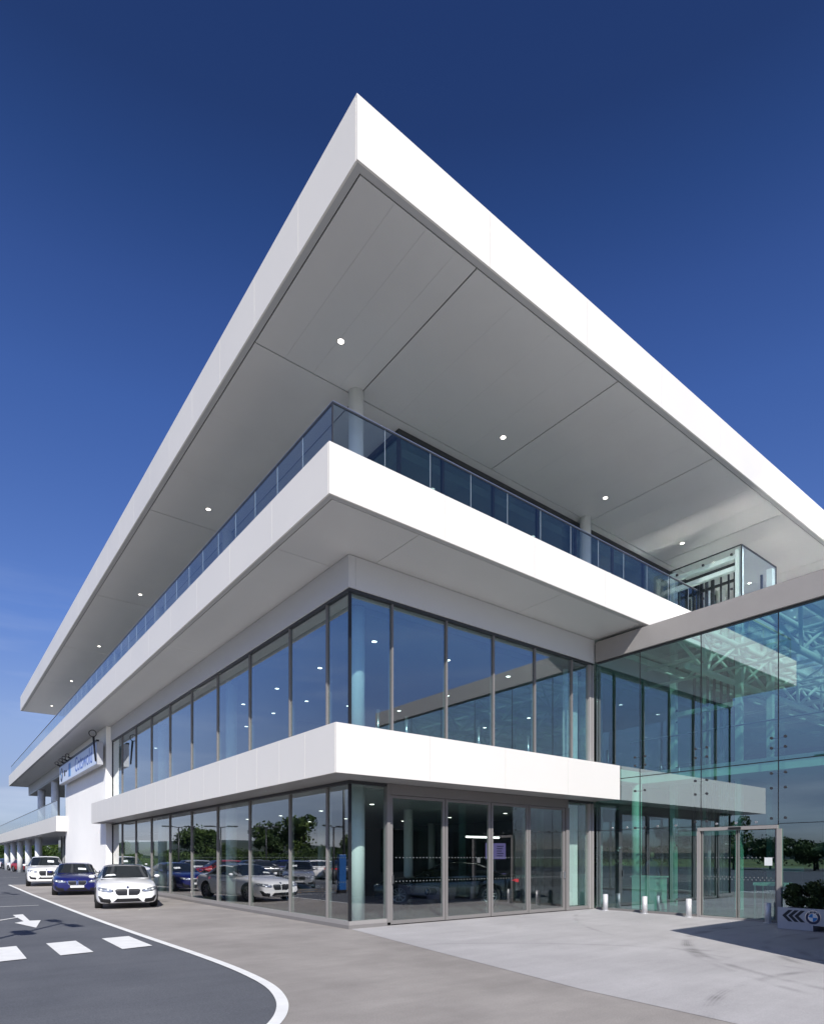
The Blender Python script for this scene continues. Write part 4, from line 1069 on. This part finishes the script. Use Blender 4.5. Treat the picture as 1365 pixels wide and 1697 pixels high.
for k in range(5):
    a = mir(500 + 12 * k, 27 + k * 1.6)
    ribbon('parking_bay_line', [Vector((a[0] - 3.8, a[1] + k * .4)), Vector((a[0] + .6, a[1] + k * .4))], .1, .008, M['yellow'] if k in (1, 2) else M['mark'])

# ------------------------------------------------------------------ bollards, planter
for i, (px, lb) in enumerate(((1003, 'short steel bollard by the corner mullion, leftmost of the four'), (1068, 'short steel bollard second from the left, in front of the atrium glass'), (1141, 'short steel bollard just left of the entrance door'), (1272, 'short steel bollard in the shade at the right door post'))):
    r = ray(px, 1421); xx = 8.72 if i < 3 else 8.78; p = CAM + r * ((xx - CAM.x) / r.x)
    t = thing('bollard', lb, 'bollard', (p.x, p.y, .004), 'steel bollards along the entrance')
    bm = bmesh.new(); bmcyl(bm, (0, 0, .012), (0, 0, .50), .072, 24); bmesh.ops.bevel(bm, geom=[e for e in bm.edges if abs(e.verts[0].co.z - .5) < .001 and abs(e.verts[1].co.z - .5) < .001], offset=.008, segments=2, affect='EDGES')
    fin(bm, 'post', M['stainless'], t, world=False)
    bm = bmesh.new(); bmcyl(bm, (0, 0, 0), (0, 0, .011), .10, 24); fin(bm, 'base_plate', M['stainless'], t, world=False)
PX, PY0 = 7.68, -5.94
pl = thing('planter', 'grey planter with black chevrons and a round blue and white emblem', 'planter', (PX, PY0, 0))
box('side_panel', PX, PX + .03, PY0 - 2.6, PY0, .03 + .10, .50, M['planter'], pl, .003)
box('foot', PX + .002, PX + .8, PY0 - .72, PY0 - .002, .012, .129, M['planter'], pl)
box('foot', PX + .002, PX + .8, PY0 - 2.55, PY0 - 2.1, .012, .129, M['planter'], pl)
box('trough', PX + .031, PX + .85, PY0 - 2.6, PY0, .13, .46, M['planter'], pl)
box('soil', PX + .033, PX + .82, PY0 - 2.56, PY0 - .03, .461, .475, M['soil'], pl)
# chevrons and emblem
bm = bmesh.new()
def chev(y0):
    # points left in the picture = +y
    zc = .32; w_, h_, t_ = .13, .13, .085
    P = [(y0, zc), (y0 - w_, zc + h_), (y0 - w_ - t_, zc + h_), (y0 - t_, zc), (y0 - w_ - t_, zc - h_), (y0 - w_, zc - h_)]
    v = [bm.verts.new((PX - .004, a, b)) for a, b in P]
    bm.faces.new((v[0], v[1], v[2], v[3])); bm.faces.new((v[0], v[3], v[4], v[5]))
for k in range(3): chev(PY0 - .10 - k * .125)
r_ = bmesh.ops.extrude_face_region(bm, geom=bm.faces[:])
for v in [g for g in r_['geom'] if isinstance(g, bmesh.types.BMVert)]: v.co.x += .0035
bmesh.ops.recalc_face_normals(bm, faces=bm.faces[:])
fin(bm, 'chevrons', M['ink'], pl)
def emblem(parent, x, y, z, R, ny=-1):
    """round badge on a plane facing -x: dark ring, blue and white quarters"""
    def disc(r, xo, m, a0=0, a1=2 * pi, nm='emblem_ring', par=None):
        bm = bmesh.new(); c = bm.verts.new((xo, 0, 0)); n = max(4, int(40 * (a1 - a0) / (2 * pi)))
        vs_ = [bm.verts.new((xo, -r * cos(a0 + (a1 - a0) * k / n), r * sin(a0 + (a1 - a0) * k / n))) for k in range(n + 1)]
        for k in range(n): bm.faces.new((c, vs_[k], vs_[k + 1]))
        q = bmesh.ops.extrude_face_region(bm, geom=bm.faces[:])
        for v in [g for g in q['geom'] if isinstance(g, bmesh.types.BMVert)]: v.co.x += .003
        bmesh.ops.recalc_face_normals(bm, faces=bm.faces[:])
        return fin(bm, nm, m, par or parent, (x, y, z))
    rim_ = disc(R * 1.05, -.004, M['chrome'], nm='emblem')
    disc(R, -.008, M['sign_navy'], par=rim_)
    disc(R * .64, -.012, M['chrome'], par=rim_)
    for k in range(4): disc(R * .60, -.016, M['logo_blue'] if k % 2 else M['logo_white'], k * pi / 2, (k + 1) * pi / 2, 'emblem_quarter', rim_)
    return rim_
def text(body_, size, m, parent, loc, rot, nm='lettering', ext=.004, sx=1.0):
    c = bpy.data.curves.new('txt', 'FONT'); c.body = body_; c.size = size; c.extrude = ext; c.align_x = 'CENTER'; c.align_y = 'CENTER'; c.resolution_u = 3
    o = bpy.data.objects.new('t', c); COL.objects.link(o)
    dg = bpy.context.evaluated_depsgraph_get(); me = bpy.data.meshes.new_from_object(o.evaluated_get(dg)); bpy.data.objects.remove(o)
    me.materials.clear(); me.materials.append(m)
    q = link(nm, me, parent, loc, rot=rot); q.scale = (sx, 1, 1); return q
em = emblem(pl, PX, PY0 - .72, .31, .145)
for k, ch in enumerate('BMW'):
    a = radians(125 - 35 * k); text(ch, .062, M['logo_white'], em, (PX - .013, PY0 - .72 - .118 * cos(a), .31 + .118 * sin(a)), (pi / 2, 0, -pi / 2))
shr_mesh = crown_mesh(11, 8, 2400, .035, M['shrub'], (.30, .36, .30), .30, 0)
st_ = bmesh.new()
for k in range(9):
    a = k * .7; bmcyl(st_, (0, 0, 0), (.2 * cos(a), .2 * sin(a), .5), .008, 5, .003)
stm = bpy.data.meshes.new('stems'); st_.to_mesh(stm); st_.free(); stm.materials.append(M['bark'])
for k, lb in enumerate(('dark green shrub at the left end of the planter', 'dark green shrub in the middle of the planter', 'dark green shrub above the planter emblem', 'dark green shrub at the right end of the planter')):
    t = thing('planter_shrub', lb, 'shrub', (PX + .42, PY0 - .36 - .50 * k, .46), 'shrubs in the planter', k * 1.3); t.scale = (1.15, 1.15, (.95, 1.2, 1.05, 1.15)[k])
    for nm, me in (('stem', stm), ('foliage', shr_mesh)):
        o = bpy.data.objects.new(nm, me); COL.objects.link(o); o.parent = t

# ------------------------------------------------------------------ dealership sign on the wall
SX = -.78
sg = thing('wall_sign', 'long pale lightbox sign reading Cotswold on the white wall', 'sign', (SX, 29, 6.4))
sb = box('sign_box', SX + .01, SX + .30, 23.15, 34.9, 6.42, 7.60, M['planter'], sg)
box('sign_face', SX - .002, SX + .009, 23.2, 34.85, 6.46, 7.56, M['sign_face'], sb)
box('bracket', SX + .30, -.312, 24.5, 24.7, 6.8, 7.0, M['frame_dark'], sg); box('bracket', SX + .30, -.312, 33, 33.2, 6.8, 7.0, M['frame_dark'], sg)
text('Cotswold', 1.25, M['sign_blue'], sg, (SX - .006, 26.75, 7.02), (pi / 2, 0, -pi / 2), sx=1.02)
es = emblem(sg, SX - .004, 34.0, 7.0, .44)
box('stripe', SX - .008, SX - .003, 32.6, 33.0, 6.8, 7.18, M['ink'], sg); box('stripe', SX - .0085, SX - .0035, 32.0, 32.45, 7.0, 7.10, M['ink'], sg)
box('stripe', SX - .008, SX - .003, 30.7, 31.1, 6.6, 7.42, M['logo_blue'], sg); box('stripe', SX - .0082, SX - .0032, 31.12, 31.4, 6.6, 7.42, M['sign_blue'], sg)
for k, yy in enumerate((23.1, 30.6, 31.8, 33.0, 34.6)):
    bm = bmesh.new()
    R0 = .17 if k == 0 else .10; zc = 7.97 if k == 0 else 7.82
    for j in range(20):
        a, b = j * 2 * pi / 20, (j + 1) * 2 * pi / 20
        bmcyl(bm, (SX - .2 + R0 * cos(a), yy, zc + R0 * sin(a)), (SX - .2 + R0 * cos(b), yy, zc + R0 * sin(b)), .022, 6)
    arm = fin(bm, 'lamp_hoop', M['black'], sg)
    bm = bmesh.new()
    if k == 0: bmcyl(bm, (SX - .16, yy, zc - R0), (SX - .06, yy, 6.55), .055, 8, .04)
    else: bmcyl(bm, (SX - .16, yy, zc - R0), (SX + .1, yy, 7.6), .05, 8)
    fin(bm, 'lamp_stem', M['black'], arm)
box('cable_tray', SX - .02, SX + .12, 23.2, 34.9, 7.605, 7.70, M['black'], sg)

# ------------------------------------------------------------------ interior furniture, screen, person
t = thing('ceiling_strip_light', 'long lit strip light hanging above the black saloon', 'light', (9, 6, 2.4))
p = gz(800, 1388, 2.34)
box('lit_tube', p.x - .8, p.x + .8, p.y - .04, p.y + .04, 2.31, 2.37, M['tube'], t); box('housing', p.x - .82, p.x + .82, p.y - .05, p.y + .05, 2.371, 2.40, M['steel'], t)
p = ay(821, 1411, 4.6)
t = thing('wall_screen', 'purple lit information screen on a stand behind the saloon', 'screen', (p.x, p.y, .1))
box('bezel', p.x - .56, p.x + .56, 4.6, 4.66, p.z - .33, p.z + .33, M['black'], t); box('display', p.x - .53, p.x + .53, 4.585, 4.598, p.z - .30, p.z + .30, M['screen'], t)
for k in range(5): box('text_line', p.x + .05, p.x + .40 - .05 * (k % 3), 4.578, 4.584, p.z + .17 - k * .09, p.z + .20 - k * .09, M['navy_cloth'], t)
box('stand', p.x - .03, p.x + .03, 4.61, 4.65, .1, p.z - .331, M['steel'], t)
p = gz(1050, 1500)
dk = thing('reception_desk', 'pale glass fronted reception desk just inside the atrium glazing', 'desk', (10.2, -1.2, .02))
box('desk_front', 10.0, 10.04, -1.55, -.75, .02, 1.0, M['white_in'], dk); box('worktop', 9.98, 10.7, -1.6, -.7, 1.0, 1.04, M['white_in'], dk); box('desk_side', 10.05, 10.65, -1.55, -1.51, .02, .999, M['white_in'], dk)
ct = thing('counter', 'long pale counter at the back of the entrance atrium', 'counter', (15, -2, .02))
box('worktop', 14.8, 15.4, -3.9, 1.2 - 1.3, 1.15, 1.32, M['white_in'], ct); box('counter_front', 14.9, 14.95, -3.8, -.2, .02, 1.149, M['wall_dark'], ct)
tb = thing('display_table', 'small framed display table inside the sliding doors', 'table', (11, -4.6, .02))
box('tabletop', 10.7, 11.3, -4.9, -4.1, .84, .92, M['white_in'], tb)
for a in (10.72, 11.24):
    for b in (-4.88, -4.16): box('leg', a, a + .04, b, b + .04, .02, .839, M['steel'], tb)
for k, (xx, yy, hh) in enumerate(((1.4, .9, .55), (2.3, .9, .5), (3.6, .9, .5), (4.9, .9, .55), (7.0, .9, .55))):
    t = thing('glass_barrier_post', 'short steel post behind the first floor glass, %s' % ('leftmost by the corner column', 'second from the corner', 'third from the corner', 'fourth from the corner', 'rightmost near the pale panel')[k], 'post', (xx, yy, 4.36), 'posts behind the upper glazing')
    bm = bmesh.new(); bmcyl(bm, (0, 0, 0), (0, 0, hh + .45), .045, 12); fin(bm, 'post_tube', M['steel'], t, world=False)

def person(x, y, z, rz, label):
    t = thing('person', label, 'person', (x, y, z), None, rz)
    J = {'pel': (0, 0, .95), 'wa': (0, 0, 1.12), 'ch': (0, 0, 1.35), 'nk': (0, .01, 1.50), 'hd0': (0, -.01, 1.58),
         'hL': (.10, 0, .92), 'kL': (.11, -.03, .50), 'aL': (.11, .02, .09), 'tL': (.12, -.14, .04),
         'hR': (-.10, 0, .92), 'kR': (-.11, -.01, .50), 'aR': (-.12, .03, .09), 'tR': (-.13, -.12, .04),
         'sL': (.18, 0, 1.43), 'eL': (.25, .02, 1.15), 'wL': (.22, -.14, .95), 'sR': (-.18, 0, 1.43), 'eR': (-.25, .02, 1.15), 'wR': (-.20, -.16, .97)}
    E = [('pel', 'wa'), ('wa', 'ch'), ('ch', 'nk'), ('nk', 'hd0'), ('pel', 'hL'), ('hL', 'kL'), ('kL', 'aL'), ('aL', 'tL'), ('pel', 'hR'), ('hR', 'kR'), ('kR', 'aR'), ('aR', 'tR'), ('ch', 'sL'), ('sL', 'eL'), ('eL', 'wL'), ('ch', 'sR'), ('sR', 'eR'), ('eR', 'wR')]
    Rr = {'pel': .14, 'wa': .13, 'ch': .155, 'nk': .055, 'hd0': .06, 'hL': .095, 'kL': .06, 'aL': .045, 'tL': .035, 'hR': .095, 'kR': .06, 'aR': .045, 'tR': .035, 'sL': .065, 'eL': .045, 'wL': .032, 'sR': .065, 'eR': .045, 'wR': .032}
    ks = list(J); me = bpy.data.meshes.new('person_body'); me.from_pydata([J[k] for k in ks], [(ks.index(a), ks.index(b)) for a, b in E], [])
    tmp = bpy.data.objects.new('tmp', me); COL.objects.link(tmp); tmp.modifiers.new('sk', 'SKIN')
    for i, k in enumerate(ks): me.skin_vertices[0].data[i].radius = (Rr[k], Rr[k] * .8); me.skin_vertices[0].data[i].use_root = k == 'pel'
    s_ = tmp.modifiers.new('ss', 'SUBSURF'); s_.levels = 2
    dg = bpy.context.evaluated_depsgraph_get(); bme = bpy.data.meshes.new_from_object(tmp.evaluated_get(dg)); bpy.data.objects.remove(tmp)
    bme.materials.clear(); bme.materials.append(M['navy_cloth'])
    for p_ in bme.polygons: p_.use_smooth = True
    b = link('body', bme, t, world=False)
    bm = bmesh.new(); bmesh.ops.create_uvsphere(bm, u_segments=20, v_segments=14, radius=1)
    for v in bm.verts:
        q = v.co; w = 1 - .18 * max(0, -q.z); v.co = Vector((q.x * .078 * w, q.y * .098 * w - .01, q.z * .118 + 1.68))
        if q.y < -.9 and abs(q.z) < .35: v.co.y -= .014
    fin(bm, 'head', M['skin'], t, world=False, smooth=True)
    bm = bmesh.new(); bmesh.ops.create_uvsphere(bm, u_segments=20, v_segments=14, radius=1)
    bmesh.ops.delete(bm, geom=[v for v in bm.verts if v.co.z < -.1 or (v.co.y < -.35 and v.co.z < .55)], context='VERTS')
    for v in bm.verts: v.co = Vector((v.co.x * .088, v.co.y * .108, v.co.z * .125 + 1.69))
    fin(bm, 'hair', M['black'], t, world=False, smooth=True)
    for s in (-1, 1):
        bm = bmesh.new(); wx_, wy_, wz_ = s * .21, -.17, .935
        bmbox(bm, wx_ - .035, wx_ + .035, wy_ - .07, wy_ + .02, wz_ - .015, wz_ + .015)
        for k in range(4): bmcyl(bm, (wx_ - .027 + k * .018, wy_ - .065, wz_), (wx_ - .027 + k * .018, wy_ - .12 - .012 * (k in (1, 2)), wz_ - .035), .0085, 6)
        bmcyl(bm, (wx_ - s * .03, wy_ - .01, wz_), (wx_ - s * .065, wy_ - .06, wz_ - .01), .010, 6)
        fin(bm, 'hand', M['skin'], t, world=False)
    return t
p = CAM + ray(1079, 1421) * 20.5
person(p.x, p.y, .02, radians(-20), 'person in dark blue clothes standing inside behind the atrium glass')
